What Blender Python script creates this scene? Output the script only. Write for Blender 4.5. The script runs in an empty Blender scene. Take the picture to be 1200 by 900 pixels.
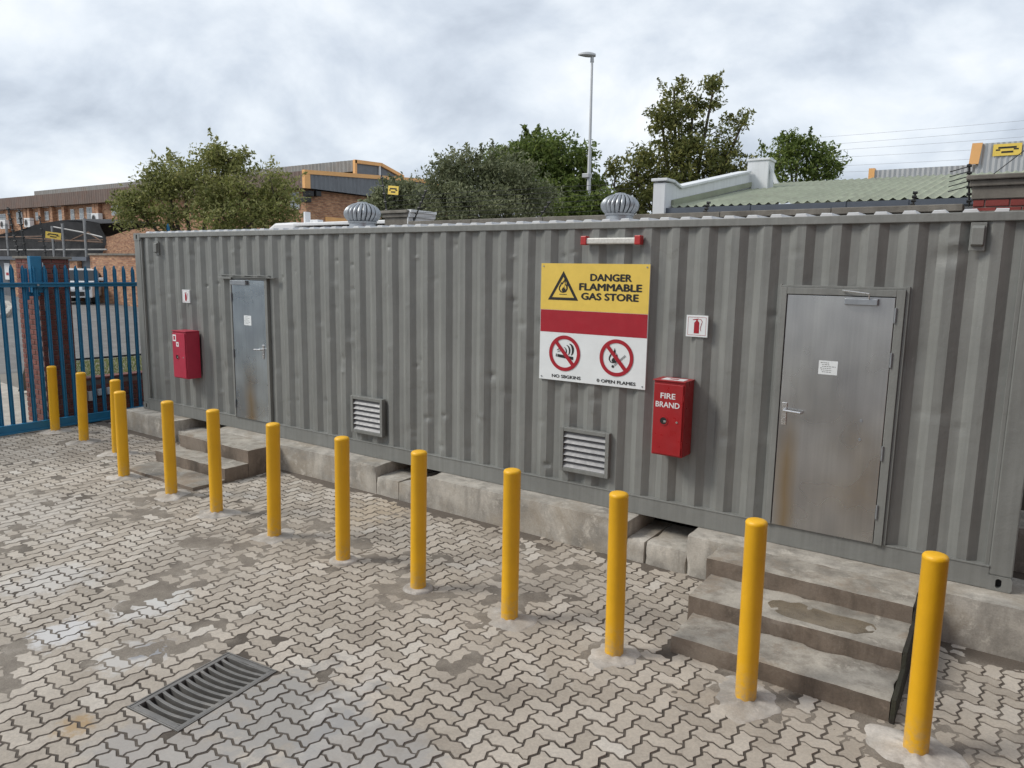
import bpy, bmesh, math, random
import numpy as np
from mathutils import Vector, Matrix, noise as mnoise

# ------------------------------------------------------------------ camera, sky, sun, exposure
scene = bpy.context.scene
CAM = np.array([12.024453, -6.643170, 2.405688])
PITCH, YAW, ROLL, FPX = -0.152998, 0.597362, 0.0164705, 866.4688
cy_, sy_, cp_, sp_, cr_, sr_ = (math.cos(YAW), math.sin(YAW), math.cos(PITCH), math.sin(PITCH), math.cos(ROLL), math.sin(ROLL))
FWD = np.array([-sy_*cp_, cy_*cp_, sp_]); r0 = np.array([cy_, sy_, 0.0]); u0 = np.cross(r0, FWD)
RGT = r0*cr_ + u0*sr_; UPV = -r0*sr_ + u0*cr_
cam_data = bpy.data.cameras.new('camera'); cam = bpy.data.objects.new('camera', cam_data)
scene.collection.objects.link(cam); scene.camera = cam
cam_data.sensor_fit = 'HORIZONTAL'; cam_data.sensor_width = 36.0; cam_data.lens = FPX/1200*36.0
cam_data.clip_start = 0.05; cam_data.clip_end = 3000
cam.matrix_world = Matrix(((RGT[0], UPV[0], -FWD[0], CAM[0]), (RGT[1], UPV[1], -FWD[1], CAM[1]), (RGT[2], UPV[2], -FWD[2], CAM[2]), (0, 0, 0, 1)))

SUN_DIR = Vector((-0.58, -0.46, 0.67)).normalized()          # towards the sun
world = bpy.data.worlds.new('World'); scene.world = world; world.use_nodes = True
wn = world.node_tree; wn.nodes.clear()
def WN(t, **p):
    n = wn.nodes.new(t)
    for k, v in p.items(): setattr(n, k, v)
    return n
wout = WN('ShaderNodeOutputWorld'); wbg = WN('ShaderNodeBackground'); wbg.inputs['Strength'].default_value = 0.1
wn.links.new(wbg.outputs[0], wout.inputs[0])
sky = WN('ShaderNodeTexSky', sky_type='NISHITA', sun_disc=False)
sky.sun_elevation = math.asin(SUN_DIR.z); sky.sun_rotation = math.atan2(SUN_DIR.x, SUN_DIR.y)
tc = WN('ShaderNodeTexCoord'); sx = WN('ShaderNodeSeparateXYZ'); wn.links.new(tc.outputs['Generated'], sx.inputs[0])
zab = WN('ShaderNodeMath', operation='ABSOLUTE'); wn.links.new(sx.outputs['Z'], zab.inputs[0])
za = WN('ShaderNodeMath', operation='ADD'); wn.links.new(zab.outputs[0], za.inputs[0]); za.inputs[1].default_value = 0.55
dx = WN('ShaderNodeMath', operation='DIVIDE'); wn.links.new(sx.outputs['X'], dx.inputs[0]); wn.links.new(za.outputs[0], dx.inputs[1])
dy = WN('ShaderNodeMath', operation='DIVIDE'); wn.links.new(sx.outputs['Y'], dy.inputs[0]); wn.links.new(za.outputs[0], dy.inputs[1])
cb = WN('ShaderNodeCombineXYZ'); wn.links.new(dx.outputs[0], cb.inputs[0]); wn.links.new(dy.outputs[0], cb.inputs[1])
cn = WN('ShaderNodeTexNoise'); cn.inputs['Scale'].default_value = 3.0; cn.inputs['Detail'].default_value = 7.0
cn.inputs['Roughness'].default_value = 0.55; cn.inputs['Distortion'].default_value = 0.25
wn.links.new(cb.outputs[0], cn.inputs['Vector'])
cr = WN('ShaderNodeValToRGB'); wn.links.new(cn.outputs['Fac'], cr.inputs[0])
e = cr.color_ramp.elements
e[0].position = 0.34; e[0].color = (0.34, 0.38, 0.44, 1)
e[1].position = 0.66; e[1].color = (0.69, 0.71, 0.735, 1)
k_ = e.new(0.46); k_.color = (0.47, 0.515, 0.575, 1)
k_ = e.new(0.55); k_.color = (0.575, 0.615, 0.66, 1)
cm = WN('ShaderNodeVectorMath', operation='SCALE'); wn.links.new(cr.outputs[0], cm.inputs[0]); cm.inputs['Scale'].default_value = 9.6
wm = WN('ShaderNodeMix', data_type='RGBA'); wm.inputs[0].default_value = 0.93
wn.links.new(sky.outputs[0], wm.inputs[6]); wn.links.new(cm.outputs[0], wm.inputs[7]); wn.links.new(wm.outputs[2], wbg.inputs[0])

sd = bpy.data.lights.new('sun', 'SUN'); sd.energy = 1.5; sd.angle = math.radians(18); sd.color = (1.0, 0.95, 0.87)
sun = bpy.data.objects.new('sun', sd); scene.collection.objects.link(sun); sun.location = (0, -10, 30)
sun.rotation_euler = (-SUN_DIR).to_track_quat('-Z', 'Y').to_euler()
vs = scene.view_settings; vs.view_transform = 'Standard'; vs.look = 'None'; vs.exposure = 0.66; vs.gamma = 1.0; vs.use_curve_mapping = False

# ------------------------------------------------------------------ helpers
random.seed(7); RNG = np.random.default_rng(7)
COL = scene.collection
def ray(p): return RGT*(p[0]-600)/FPX - UPV*(p[1]-450)/FPX + FWD
def at(px, py, depth): return Vector(CAM + ray((px, py))*depth)          # a point at a chosen real distance
def pl(px, py, ax, val):
    d = ray((px, py)); return Vector(CAM + d*((val-CAM[ax])/d[ax]))
GA, GB = -0.325, -0.0065
def gz(x): return GA + GB*x
def gnd(px, py):
    d = ray((px, py)); t = (GA+GB*CAM[0]-CAM[2])/(d[2]-GB*d[0]); return Vector(CAM+t*d)
def sstep(t): t = min(1.0, max(0.0, t)); return t*t*(3-2*t)
def terrain(x, y): return gz(max(x, -8)) + 0.93*sstep((-2.0-x)/20.0)

def N(nt, t, ins=None, **props):
    n = nt.nodes.new(t)
    for k, v in props.items(): setattr(n, k, v)
    for k, v in (ins or {}).items():
        if isinstance(v, bpy.types.NodeSocket): nt.links.new(v, n.inputs[k])
        else: n.inputs[k].default_value = v
    return n
def c4(c): return (c[0], c[1], c[2], 1.0)
def nnoise(nt, vec, scale, detail=4.0, rough=0.55, dist=0.0):
    return N(nt, 'ShaderNodeTexNoise', {'Vector': vec, 'Scale': scale, 'Detail': detail, 'Roughness': rough, 'Distortion': dist}).outputs['Fac']
def nramp(nt, fac, stops):
    n = N(nt, 'ShaderNodeValToRGB', {'Fac': fac}); el = n.color_ramp.elements
    while len(el) < len(stops): el.new(0.5)
    for i, (p, c) in enumerate(stops):
        el[i].position = p; el[i].color = c4(c) if not isinstance(c, (int, float)) else (c, c, c, 1)
    return n.outputs['Color']
def nmix(nt, fac, a, b, blend='MIX'):
    n = N(nt, 'ShaderNodeMix', data_type='RGBA', blend_type=blend)
    for i, v in ((0, fac), (6, a), (7, b)):
        if isinstance(v, bpy.types.NodeSocket): nt.links.new(v, n.inputs[i])
        else: n.inputs[i].default_value = v if i == 0 else c4(v)
    return n.outputs[2]
def nmath(nt, op, a, b=0.0, clamp=False):
    n = N(nt, 'ShaderNodeMath', {0: a, 1: b}, operation=op); n.use_clamp = clamp; return n.outputs[0]
def nmap(nt, vec, scale, loc=(0, 0, 0)):
    return N(nt, 'ShaderNodeMapping', {'Vector': vec, 'Scale': scale, 'Location': loc}).outputs[0]
def npos(nt): return N(nt, 'ShaderNodeNewGeometry').outputs['Position']
def nbump(nt, b, h, strength, dist=0.01):
    n = N(nt, 'ShaderNodeBump', {'Height': h, 'Strength': strength, 'Distance': dist}); nt.links.new(n.outputs[0], b.inputs['Normal'])
def mk(name):
    m = bpy.data.materials.new(name); m.use_nodes = True
    return m, m.node_tree, m.node_tree.nodes['Principled BSDF']
def setin(nt, b, k, v):
    if isinstance(v, bpy.types.NodeSocket): nt.links.new(v, b.inputs[k])
    else: b.inputs[k].default_value = v

def weather(name, col, var=0.18, scale=3.0, rough=0.6, metal=0.0, bump=0.15, bscale=80.0, streak=0.0, dirt=None, dirt_amt=0.4, dirt_scale=1.5, spec=0.5):
    m, nt, b = mk(name); p = npos(nt)
    n1 = nnoise(nt, p, scale, 6, 0.6)
    a = tuple(max(0, c*(1-var)) for c in col); d = tuple(c*(1+var) for c in col)
    c = nramp(nt, n1, [(0.3, a), (0.7, d)])
    if streak:
        s = nnoise(nt, nmap(nt, p, (9, 9, 0.5)), 1.0, 5, 0.6)
        c = nmix(nt, streak, c, nramp(nt, s, [(0.35, tuple(x*0.72 for x in col)), (0.62, tuple(min(1, x*1.22) for x in col))]))
    if dirt:
        f = nramp(nt, nnoise(nt, p, dirt_scale, 8, 0.65, 0.4), [(0.48, 0.0), (0.72, dirt_amt)])
        c = nmix(nt, f, c, dirt)
    setin(nt, b, 'Base Color', c); b.inputs['Metallic'].default_value = metal; b.inputs['Specular IOR Level'].default_value = spec
    setin(nt, b, 'Roughness', nramp(nt, nnoise(nt, p, scale*2.3, 5), [(0.3, max(0.05, rough-0.1)), (0.7, min(1, rough+0.1))]))
    if bump: nbump(nt, b, nnoise(nt, p, bscale, 5, 0.65), bump, 0.01)
    return m
def plain(name, col, rough=0.5, metal=0.0, emit=None):
    m, nt, b = mk(name); p = npos(nt)
    c = nramp(nt, nnoise(nt, p, 9.0, 5), [(0.3, tuple(x*0.9 for x in col)), (0.7, tuple(min(1, x*1.08) for x in col))])
    setin(nt, b, 'Base Color', c); b.inputs['Roughness'].default_value = rough; b.inputs['Metallic'].default_value = metal
    return m

class MB:
    def __init__(s): s.v = []; s.f = []
    def add(s, vs, fs):
        o = len(s.v); s.v += [tuple(v) for v in vs]; s.f += [tuple(i+o for i in f) for f in fs]
    def box(s, a, b):
        x0, y0, z0 = a; x1, y1, z1 = b
        s.add([(x0, y0, z0), (x1, y0, z0), (x1, y1, z0), (x0, y1, z0), (x0, y0, z1), (x1, y0, z1), (x1, y1, z1), (x0, y1, z1)],
              [(0, 3, 2, 1), (4, 5, 6, 7), (0, 1, 5, 4), (1, 2, 6, 5), (2, 3, 7, 6), (3, 0, 4, 7)]); return s
    def cyl(s, p0, p1, r0, r1=None, n=12, caps=True):
        p0 = Vector(p0); p1 = Vector(p1); r1 = r0 if r1 is None else r1
        d = (p1-p0).normalized(); a = d.orthogonal().normalized(); b = d.cross(a)
        vs = []
        for p, r in ((p0, r0), (p1, r1)):
            for i in range(n):
                t = 2*math.pi*i/n; vs.append(p + a*math.cos(t)*r + b*math.sin(t)*r)
        fs = [(i, (i+1) % n, n+(i+1) % n, n+i) for i in range(n)]
        if caps: fs += [tuple(range(n-1, -1, -1)), tuple(range(n, 2*n))]
        s.add(vs, fs); return s
    def tube(s, pts, r, n=6):
        for a, b in zip(pts[:-1], pts[1:]): s.cyl(a, b, r, r, n)
        return s
    def lathe(s, prof, c, n=24, axis='Z'):
        vs = []
        for r, h in prof:
            for i in range(n):
                t = 2*math.pi*i/n
                q = (r*math.cos(t), r*math.sin(t), h) if axis == 'Z' else (r*math.cos(t), -h, r*math.sin(t))
                vs.append((c[0]+q[0], c[1]+q[1], c[2]+q[2]))
        fs = []
        for k in range(len(prof)-1):
            for i in range(n):
                j = (i+1) % n; fs.append((k*n+i, k*n+j, (k+1)*n+j, (k+1)*n+i))
        fs.append(tuple((len(prof)-1)*n+i for i in range(n))); fs.append(tuple(n-1-i for i in range(n)))
        s.add(vs, fs); return s
    def prism(s, poly, y0, y1, plane='XZ'):
        n = len(poly)
        def P(u, v, w): return (u, w, v) if plane == 'XZ' else ((w, u, v) if plane == 'YZ' else (u, v, w))
        vs = [P(u, v, y0) for u, v in poly] + [P(u, v, y1) for u, v in poly]
        s.add(vs, [tuple(range(n)), tuple(range(2*n-1, n-1, -1))] + [(i, n+i, n+(i+1) % n, (i+1) % n) for i in range(n)]); return s
    def ring(s, c, ro, ri, y0, y1, n=40):
        vs = []
        for y in (y0, y1):
            for r in (ro, ri):
                for i in range(n):
                    t = 2*math.pi*i/n; vs.append((c[0]+r*math.cos(t), y, c[1]+r*math.sin(t)))
        fs = []
        for i in range(n):
            j = (i+1) % n
            fs += [(i, j, n+j, n+i), (2*n+i, 3*n+i, 3*n+j, 2*n+j), (i, 2*n+i, 2*n+j, j), (n+i, n+j, 3*n+j, 3*n+i)]
        s.add(vs, fs); return s
    def build(s, name, mat, parent=None, bevel=0.0, smooth=None, fix=True, seg=2, loc=None):
        me = bpy.data.meshes.new(name); me.from_pydata(s.v, [], s.f); me.update()
        if fix:
            bm = bmesh.new(); bm.from_mesh(me); bmesh.ops.recalc_face_normals(bm, faces=bm.faces); bm.to_mesh(me); bm.free()
        if smooth is not None:
            me.polygons.foreach_set('use_smooth', [True]*len(me.polygons)); me.set_sharp_from_angle(angle=math.radians(smooth))
        if mat: me.materials.append(mat)
        return link(name, me, parent, bevel, seg, loc)
def link(name, me, parent=None, bevel=0.0, seg=2, loc=None):
    o = bpy.data.objects.new(name, me); COL.objects.link(o)
    if parent is not None:
        o.parent = parent
        o.matrix_parent_inverse = Matrix.Translation(-parent.location) if parent.rotation_euler.to_matrix() == Matrix.Identity(3) else Matrix.Identity(4)
    if loc is not None: o.location = loc
    if bevel:
        md = o.modifiers.new('bevel', 'BEVEL'); md.width = bevel; md.segments = seg; md.limit_method = 'ANGLE'; md.angle_limit = math.radians(40)
    return o
def tag(o, label, cat=None, group=None, kind=None):
    if label: o['label'] = label
    if cat: o['category'] = cat
    if group: o['group'] = group
    if kind: o['kind'] = kind
    return o
def thing(name, loc, label, cat, group=None):
    o = bpy.data.objects.new(name, None); COL.objects.link(o); o.location = loc; o.empty_display_size = 0.2
    return tag(o, label, cat, group)
def box(name, a, b, mat, parent=None, bevel=0.0): return MB().box(a, b).build(name, mat, parent, bevel)

def text_fit(body, x0, x1, z0, z1, y, mat, parent, name='lettering', bold=0.02, spacing=1.0, plane='XZ'):
    cu = bpy.data.curves.new('t', 'FONT'); cu.body = body; cu.size = 1.0; cu.offset = 0.0; cu.resolution_u = 3; cu.space_character = spacing
    tmp = bpy.data.objects.new('t', cu); COL.objects.link(tmp)
    dg = bpy.context.evaluated_depsgraph_get(); dg.update()
    me = bpy.data.meshes.new_from_object(tmp.evaluated_get(dg)); bpy.data.objects.remove(tmp)
    co = np.zeros(len(me.vertices)*3); me.vertices.foreach_get('co', co); co = co.reshape(-1, 3)
    bf = bold*1.0
    if bold:
        shifts = [(-bf, 0), (bf, 0), (0, -bf*0.7), (0, bf*0.7)]; nv = len(co); fl_ = [tuple(p.vertices) for p in me.polygons]; allv, allf = [], []
        for k, (a, b_) in enumerate(shifts):
            q = co.copy(); q[:, 0] += a; q[:, 1] += b_; q[:, 2] = k*0.00015; allv += q.tolist(); allf += [tuple(i+k*nv for i in f) for f in fl_]
        me = bpy.data.meshes.new(name); me.from_pydata(allv, [], allf); co = np.array(allv)
    mn = co.min(0); mx = co.max(0); out = np.zeros_like(co)
    out[:, 0] = x0 + (co[:, 0]-mn[0])/(mx[0]-mn[0])*(x1-x0)
    out[:, 2] = z0 + (co[:, 1]-mn[1])/(mx[1]-mn[1])*(z1-z0); out[:, 1] = y-co[:, 2]
    me.vertices.foreach_set('co', out.ravel()); me.materials.clear(); me.materials.append(mat); me.update()
    return link(name, me, parent)

# ------------------------------------------------------------------ materials
# paving: sandy grey concrete with stains of their own shape
def stain(nt, p, cx, cy, rad, noise_scale=3.0, soft=0.45, wob=1.1):
    d = N(nt, 'ShaderNodeVectorMath', {0: p, 1: (cx, cy, 0)}, operation='SUBTRACT').outputs[0]
    d = N(nt, 'ShaderNodeVectorMath', {0: d, 1: (1, 1, 0)}, operation='MULTIPLY').outputs[0]
    l = N(nt, 'ShaderNodeVectorMath', {0: d}, operation='LENGTH').outputs['Value']
    l = nmath(nt, 'DIVIDE', l, rad)
    n = nmath(nt, 'MULTIPLY', nmath(nt, 'SUBTRACT', nnoise(nt, p, noise_scale, 7, 0.65), 0.5), 2.6*wob)
    v = nmath(nt, 'SUBTRACT', nmath(nt, 'ADD', 1.0, n), l)
    return nmath(nt, 'MULTIPLY', v, 1.0/soft, True)
def paver_material():
    m, nt, b = mk('paver_concrete'); p = npos(nt)
    g = N(nt, 'ShaderNodeNewGeometry'); oi = N(nt, 'ShaderNodeObjectInfo')
    rnd = nmath(nt, 'FRACT', nmath(nt, 'ADD', g.outputs['Random Per Island'], oi.outputs['Random']))
    c = nramp(nt, rnd, [(0.0, (0.36, 0.32, 0.27)), (0.5, (0.45, 0.405, 0.345)), (0.85, (0.49, 0.445, 0.385)), (1.0, (0.54, 0.505, 0.45))])
    c = nmix(nt, 0.75, c, nramp(nt, nnoise(nt, p, 1.1, 6, 0.6), [(0.35, (0.82, 0.81, 0.80)), (0.6, (1.06, 1.06, 1.06))]), 'MULTIPLY')
    c = nmix(nt, 0.8, c, nramp(nt, nnoise(nt, p, 55, 5, 0.7), [(0.3, (0.76, 0.76, 0.77)), (0.7, (1.14, 1.13, 1.11))]), 'MULTIPLY')
    for (px, py, r, col, amt, ns) in [(60, 680, .42, (.56, .55, .53), .55, 5.0), (170, 712, .28, (.56, .55, .53), .8, 7.0), (70, 742, .26, (.57, .57, .57), .8, 8.0), (150, 770, .25, (.52, .51, .49), .75, 8.0), (200, 700, .2, (.55, .55, .53), .7, 8.0),
                                      (335, 835, .6, (.29, .288, .28), .75, 4.0), (180, 890, .55, (.33, .32, .31), .65, 3.0), (430, 880, .5, (.31, .31, .31), .6, 3.0),
                                      (85, 852, .13, (.36, .24, .11), .75, 6.0), (178, 762, .15, (.26, .265, .28), .9, 4.0), (440, 600, .5, (.42, .33, .22), .5, 3.0),
                                      (225, 640, .5, (.34, .31, .27), .5, 4.0), (1000, 800, .35, (.24, .21, .18), .6, 4.0), (40, 600, .8, (.44, .41, .37), .5, 3.0)]:
        q = gnd(px, py); c = nmix(nt, nmath(nt, 'MULTIPLY', stain(nt, p, q.x, q.y, r, ns), amt), c, col)
    # damp dirt and cement bloom anywhere
    f = nramp(nt, nnoise(nt, p, 2.3, 9, 0.68, 0.5), [(0.55, 0.0), (0.70, 0.42)]); c = nmix(nt, f, c, (0.24, 0.21, 0.175))
    f = nramp(nt, nnoise(nt, nmap(nt, p, (1, 1, 1), (11, 3, 2)), 1.7, 9, 0.7, 0.6), [(0.58, 0.0), (0.72, 0.6)]); c = nmix(nt, f, c, (0.53, 0.51, 0.48))
    setin(nt, b, 'Base Color', c); b.inputs['Specular IOR Level'].default_value = 0.35
    setin(nt, b, 'Roughness', nramp(nt, nnoise(nt, p, 2.6, 6), [(0.3, 0.62), (0.65, 0.9)]))
    nbump(nt, b, nnoise(nt, p, 140, 6, 0.75), 0.45, 0.006)
    return m
def sand_material():
    m, nt, b = mk('joint_sand'); p = npos(nt)
    c = nramp(nt, nnoise(nt, p, 2.0, 7, 0.65), [(0.35, (0.07, 0.058, 0.047)), (0.7, (0.135, 0.113, 0.092))])
    dc = nramp(nt, nnoise(nt, p, 4.0, 8, 0.7), [(0.35, (0.18, 0.155, 0.128)), (0.55, (0.25, 0.22, 0.182)), (0.75, (0.36, 0.325, 0.28))])
    c = nmix(nt, N(nt, 'ShaderNodeAttribute', attribute_name='drift').outputs['Fac'], c, dc)
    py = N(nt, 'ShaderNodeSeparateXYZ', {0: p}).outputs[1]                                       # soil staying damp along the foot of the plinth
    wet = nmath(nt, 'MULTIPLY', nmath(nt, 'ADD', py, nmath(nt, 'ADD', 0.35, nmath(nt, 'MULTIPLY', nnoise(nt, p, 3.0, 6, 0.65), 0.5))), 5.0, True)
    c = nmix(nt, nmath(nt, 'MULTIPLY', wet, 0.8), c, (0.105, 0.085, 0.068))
    c = nmix(nt, 0.7, c, nramp(nt, nnoise(nt, p, 90, 5, 0.7), [(0.3, (0.6, 0.6, 0.6)), (0.7, (1.25, 1.25, 1.25))]), 'MULTIPLY')
    setin(nt, b, 'Base Color', c); b.inputs['Roughness'].default_value = 0.9
    nbump(nt, b, nnoise(nt, p, 110, 6, 0.8), 0.7, 0.01)
    return m
M = {}
M['paver'] = paver_material(); M['sand'] = sand_material()
def concrete(name, col, dark, warm, seed=0.0):
    m, nt, b = mk(name); p = nmap(nt, npos(nt), (1, 1, 1), (seed, seed*2, 0))
    c = nramp(nt, nnoise(nt, p, 2.2, 8, 0.62), [(0.36, tuple(x*0.62 for x in col)), (0.5, col), (0.66, tuple(min(1, x*1.28) for x in col))])
    s = nnoise(nt, nmap(nt, p, (6, 6, 1.4)), 1.0, 8, 0.65)
    c = nmix(nt, nramp(nt, s, [(0.48, 0.0), (0.66, 0.75)]), c, dark)
    f = nramp(nt, nnoise(nt, p, 1.3, 8, 0.7, 0.8), [(0.5, 0.0), (0.62, 0.8)]); c = nmix(nt, f, c, warm)
    f = nramp(nt, nnoise(nt, p, 5.0, 9, 0.75, 0.4), [(0.57, 0.0), (0.66, 0.75)]); c = nmix(nt, f, c, tuple(min(1, x*1.4) for x in col))
    c = nmix(nt, 0.6, c, nramp(nt, nnoise(nt, p, 70, 5, 0.7), [(0.3, (0.75, 0.75, 0.75)), (0.7, (1.15, 1.15, 1.15))]), 'MULTIPLY')
    setin(nt, b, 'Base Color', c); b.inputs['Specular IOR Level'].default_value = 0.3
    setin(nt, b, 'Roughness', nramp(nt, nnoise(nt, p, 3.0, 6), [(0.35, 0.65), (0.65, 0.92)]))
    h = nmath(nt, 'ADD', nnoise(nt, p, 60, 6, 0.75), nmath(nt, 'MULTIPLY', nnoise(nt, p, 9, 4), 1.5)); nbump(nt, b, h, 0.4, 0.008)
    return m
M['plinth'] = concrete('plinth_concrete', (0.43, 0.405, 0.36), (0.24, 0.225, 0.20), (0.34, 0.30, 0.245), 0.0)
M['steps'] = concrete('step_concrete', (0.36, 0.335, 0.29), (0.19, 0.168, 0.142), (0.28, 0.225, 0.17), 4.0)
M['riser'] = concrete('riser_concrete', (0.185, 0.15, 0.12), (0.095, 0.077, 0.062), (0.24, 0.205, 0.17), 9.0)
M['collar'] = concrete('collar_mortar', (0.47, 0.44, 0.40), (0.31, 0.285, 0.25), (0.40, 0.355, 0.30), 2.0)
M['damp'] = weather('damp_puddle', (0.17, 0.14, 0.10), 0.35, 5, rough=0.3, bump=0.25, bscale=60)
def container_paint():
    m, nt, b = mk('container_paint'); p = npos(nt)
    base = (0.205, 0.211, 0.200)
    c = nramp(nt, nnoise(nt, p, 1.3, 6, 0.6), [(0.3, tuple(x*0.88 for x in base)), (0.7, tuple(x*1.12 for x in base))])
    s = nnoise(nt, nmap(nt, p, (16, 16, 0.7)), 1.0, 6, 0.62)
    c = nmix(nt, 0.42, c, nramp(nt, s, [(0.36, (0.78, 0.78, 0.78)), (0.64, (1.2, 1.2, 1.2))]), 'MULTIPLY')
    f = nramp(nt, nnoise(nt, nmap(nt, p, (1, 1, 0.5)), 6.5, 8, 0.72, 0.7), [(0.66, 0.0), (0.72, 0.55)]); c = nmix(nt, f, c, (0.36, 0.37, 0.35))
    f = nramp(nt, nnoise(nt, nmap(nt, p, (1, 1, 1), (7, 1, 3)), 3.5, 9, 0.72, 0.5), [(0.62, 0.0), (0.72, 0.45)]); c = nmix(nt, f, c, (0.13, 0.125, 0.11))
    setin(nt, b, 'Base Color', c)
    setin(nt, b, 'Roughness', nramp(nt, nnoise(nt, p, 5.0, 6), [(0.3, 0.36), (0.7, 0.55)])); b.inputs['Specular IOR Level'].default_value = 0.45
    h = nmath(nt, 'ADD', nnoise(nt, p, 40, 5, 0.6), nmath(nt, 'MULTIPLY', nnoise(nt, p, 7, 4), 3.0)); nbump(nt, b, h, 0.16, 0.01)
    return m
M['container'] = container_paint()
def galvanised(name, tint, rust):
    m, nt, b = mk(name); p = npos(nt)
    sp = nramp(nt, nnoise(nt, p, 130, 2, 0.5, 0.0), [(0.35, tuple(x*0.94 for x in tint)), (0.65, tint)])
    s = nramp(nt, nnoise(nt, nmap(nt, p, (30, 30, 1.0)), 1.0, 5, 0.6), [(0.3, (0.85, 0.85, 0.86)), (0.7, (1.05, 1.05, 1.05))])
    c = nmix(nt, 0.6, sp, s, 'MULTIPLY')
    c = nmix(nt, 0.8, c, nramp(nt, nnoise(nt, nmap(nt, p, (1, 1, 0.6)), 2.6, 2, 0.5), [(0.32, (0.80, 0.80, 0.82)), (0.68, (1.15, 1.15, 1.13))]), 'MULTIPLY')
    for (x, w, ztop) in rust:                                        # run-off stain below the handle, a mark of its own
        q = N(nt, 'ShaderNodeSeparateXYZ', {0: p})
        dxv = nmath(nt, 'ABSOLUTE', nmath(nt, 'SUBTRACT', nmath(nt, 'ADD', q.outputs[0], nmath(nt, 'MULTIPLY', nnoise(nt, p, 1.6, 2), 0.08)), x+0.04))
        f = nmath(nt, 'SUBTRACT', 1.0, nmath(nt, 'DIVIDE', dxv, w), True)
        below = nmath(nt, 'MULTIPLY', nmath(nt, 'SUBTRACT', ztop, q.outputs[2]), 2.2, True)
        f = nmath(nt, 'MULTIPLY', nmath(nt, 'MULTIPLY', f, below), 0.75)
        c = nmix(nt, f, c, (0.40, 0.29, 0.15))
    setin(nt, b, 'Base Color', c); b.inputs['Metallic'].default_value = 0.95
    setin(nt, b, 'Roughness', nramp(nt, nnoise(nt, p, 2.2, 2, 0.5), [(0.35, 0.25), (0.65, 0.35)]))
    nbump(nt, b, nnoise(nt, p, 1.6, 2), 0.06, 0.03)
    return m
M['galv_near'] = galvanised('galvanised_sheet', (0.53, 0.53, 0.525), [(10.47, 0.10, 1.25)])
M['galv_far'] = galvanised('galvanised_blue_sheet', (0.50, 0.55, 0.585), [(2.93, 0.16, 0.95)])
M['galv'] = weather('galvanised_metal', (0.33, 0.35, 0.37), 0.12, 20, 0.42, 0.7, 0.0)
M['chrome'] = weather('handle_metal', (0.66, 0.66, 0.66), 0.06, 30, 0.25, 0.9, 0.0)
M['slat'] = weather('louvre_grey_metal', (0.25, 0.255, 0.265), 0.08, 12, 0.45, 0.0, 0.0)
M['black'] = plain('black_paint', (0.012, 0.012, 0.012), 0.5)
M['dark'] = plain('dark_void', (0.02, 0.02, 0.02), 0.8)
M['yellow_sign'] = weather('sign_yellow', (0.78, 0.56, 0.10), 0.07, 6, 0.42, 0, 0.04, 30)
M['red_sign'] = weather('sign_red', (0.36, 0.010, 0.022), 0.06, 6, 0.38, 0, 0.05, 12)
M['white_sign'] = weather('sign_white', (0.76, 0.80, 0.81), 0.04, 6, 0.42, 0, 0.03, 20)
M['cabinet'] = weather('cabinet_red', (0.34, 0.012, 0.016), 0.10, 5, 0.36, 0, 0.05, 30)
M['cabinet_far'] = weather('cabinet_faded_red', (0.42, 0.028, 0.06), 0.10, 5, 0.42, 0, 0.05, 30)
M['white'] = weather('white_paint', (0.72, 0.73, 0.74), 0.05, 6, 0.5, 0, 0.05, 60)
M['lamp_white'] = weather('lamp_diffuser', (0.62, 0.62, 0.58), 0.15, 40, 0.4, 0, 0.0)
M['lamp_red'] = plain('lamp_red', (0.45, 0.03, 0.03), 0.35)
def bollard_paint():
    m, nt, b = mk('bollard_yellow'); p = npos(nt); col = (0.80, 0.43, 0.008)
    c = nramp(nt, nnoise(nt, p, 3, 5, 0.6), [(0.3, tuple(x*0.93 for x in col)), (0.7, tuple(min(1, x*1.05) for x in col))])
    z = N(nt, 'ShaderNodeSeparateXYZ', {0: p}).outputs[2]
    low = nmath(nt, 'MULTIPLY', nmath(nt, 'SUBTRACT', -0.10, z), 3.6, True)                     # dust splashed up from the paving
    f = nmath(nt, 'MULTIPLY', low, nramp(nt, nnoise(nt, p, 22, 7, 0.7), [(0.40, 0.0), (0.66, 0.8)])); c = nmix(nt, f, c, (0.40, 0.32, 0.21))
    f = nramp(nt, nnoise(nt, nmap(nt, p, (1, 1, 2.5)), 16, 8, 0.75, 0.6), [(0.66, 0.0), (0.71, 0.7)]); c = nmix(nt, f, c, (0.42, 0.21, 0.02))
    f = nramp(nt, nnoise(nt, nmap(nt, p, (7, 7, 0.8), (3, 1, 0)), 3, 6, 0.7), [(0.6, 0.0), (0.75, 0.35)]); c = nmix(nt, f, c, (0.55, 0.33, 0.05))
    setin(nt, b, 'Base Color', c); setin(nt, b, 'Roughness', nramp(nt, nnoise(nt, p, 9, 6), [(0.3, 0.32), (0.7, 0.52)]))
    nbump(nt, b, nmath(nt, 'ADD', nnoise(nt, p, 120, 4, 0.6), nmath(nt, 'MULTIPLY', nnoise(nt, p, 14, 4), 2.0)), 0.14, 0.01); return m
M['bollard'] = bollard_paint()
M['blue'] = weather('gate_blue', (0.015, 0.152, 0.290), 0.10, 8, 0.42, 0, 0.05, 60)
M['brick'] = weather('pillar_brick', (0.17, 0.055, 0.042), 0.28, 6, 0.75, 0, 0.4, 90)
M['brick_near'] = weather('coping_brick', (0.21, 0.038, 0.032), 0.22, 6, 0.7, 0, 0.4, 90)
M['mortar'] = weather('mortar', (0.20, 0.16, 0.145), 0.2, 8, 0.9, 0, 0.3, 90)
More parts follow.
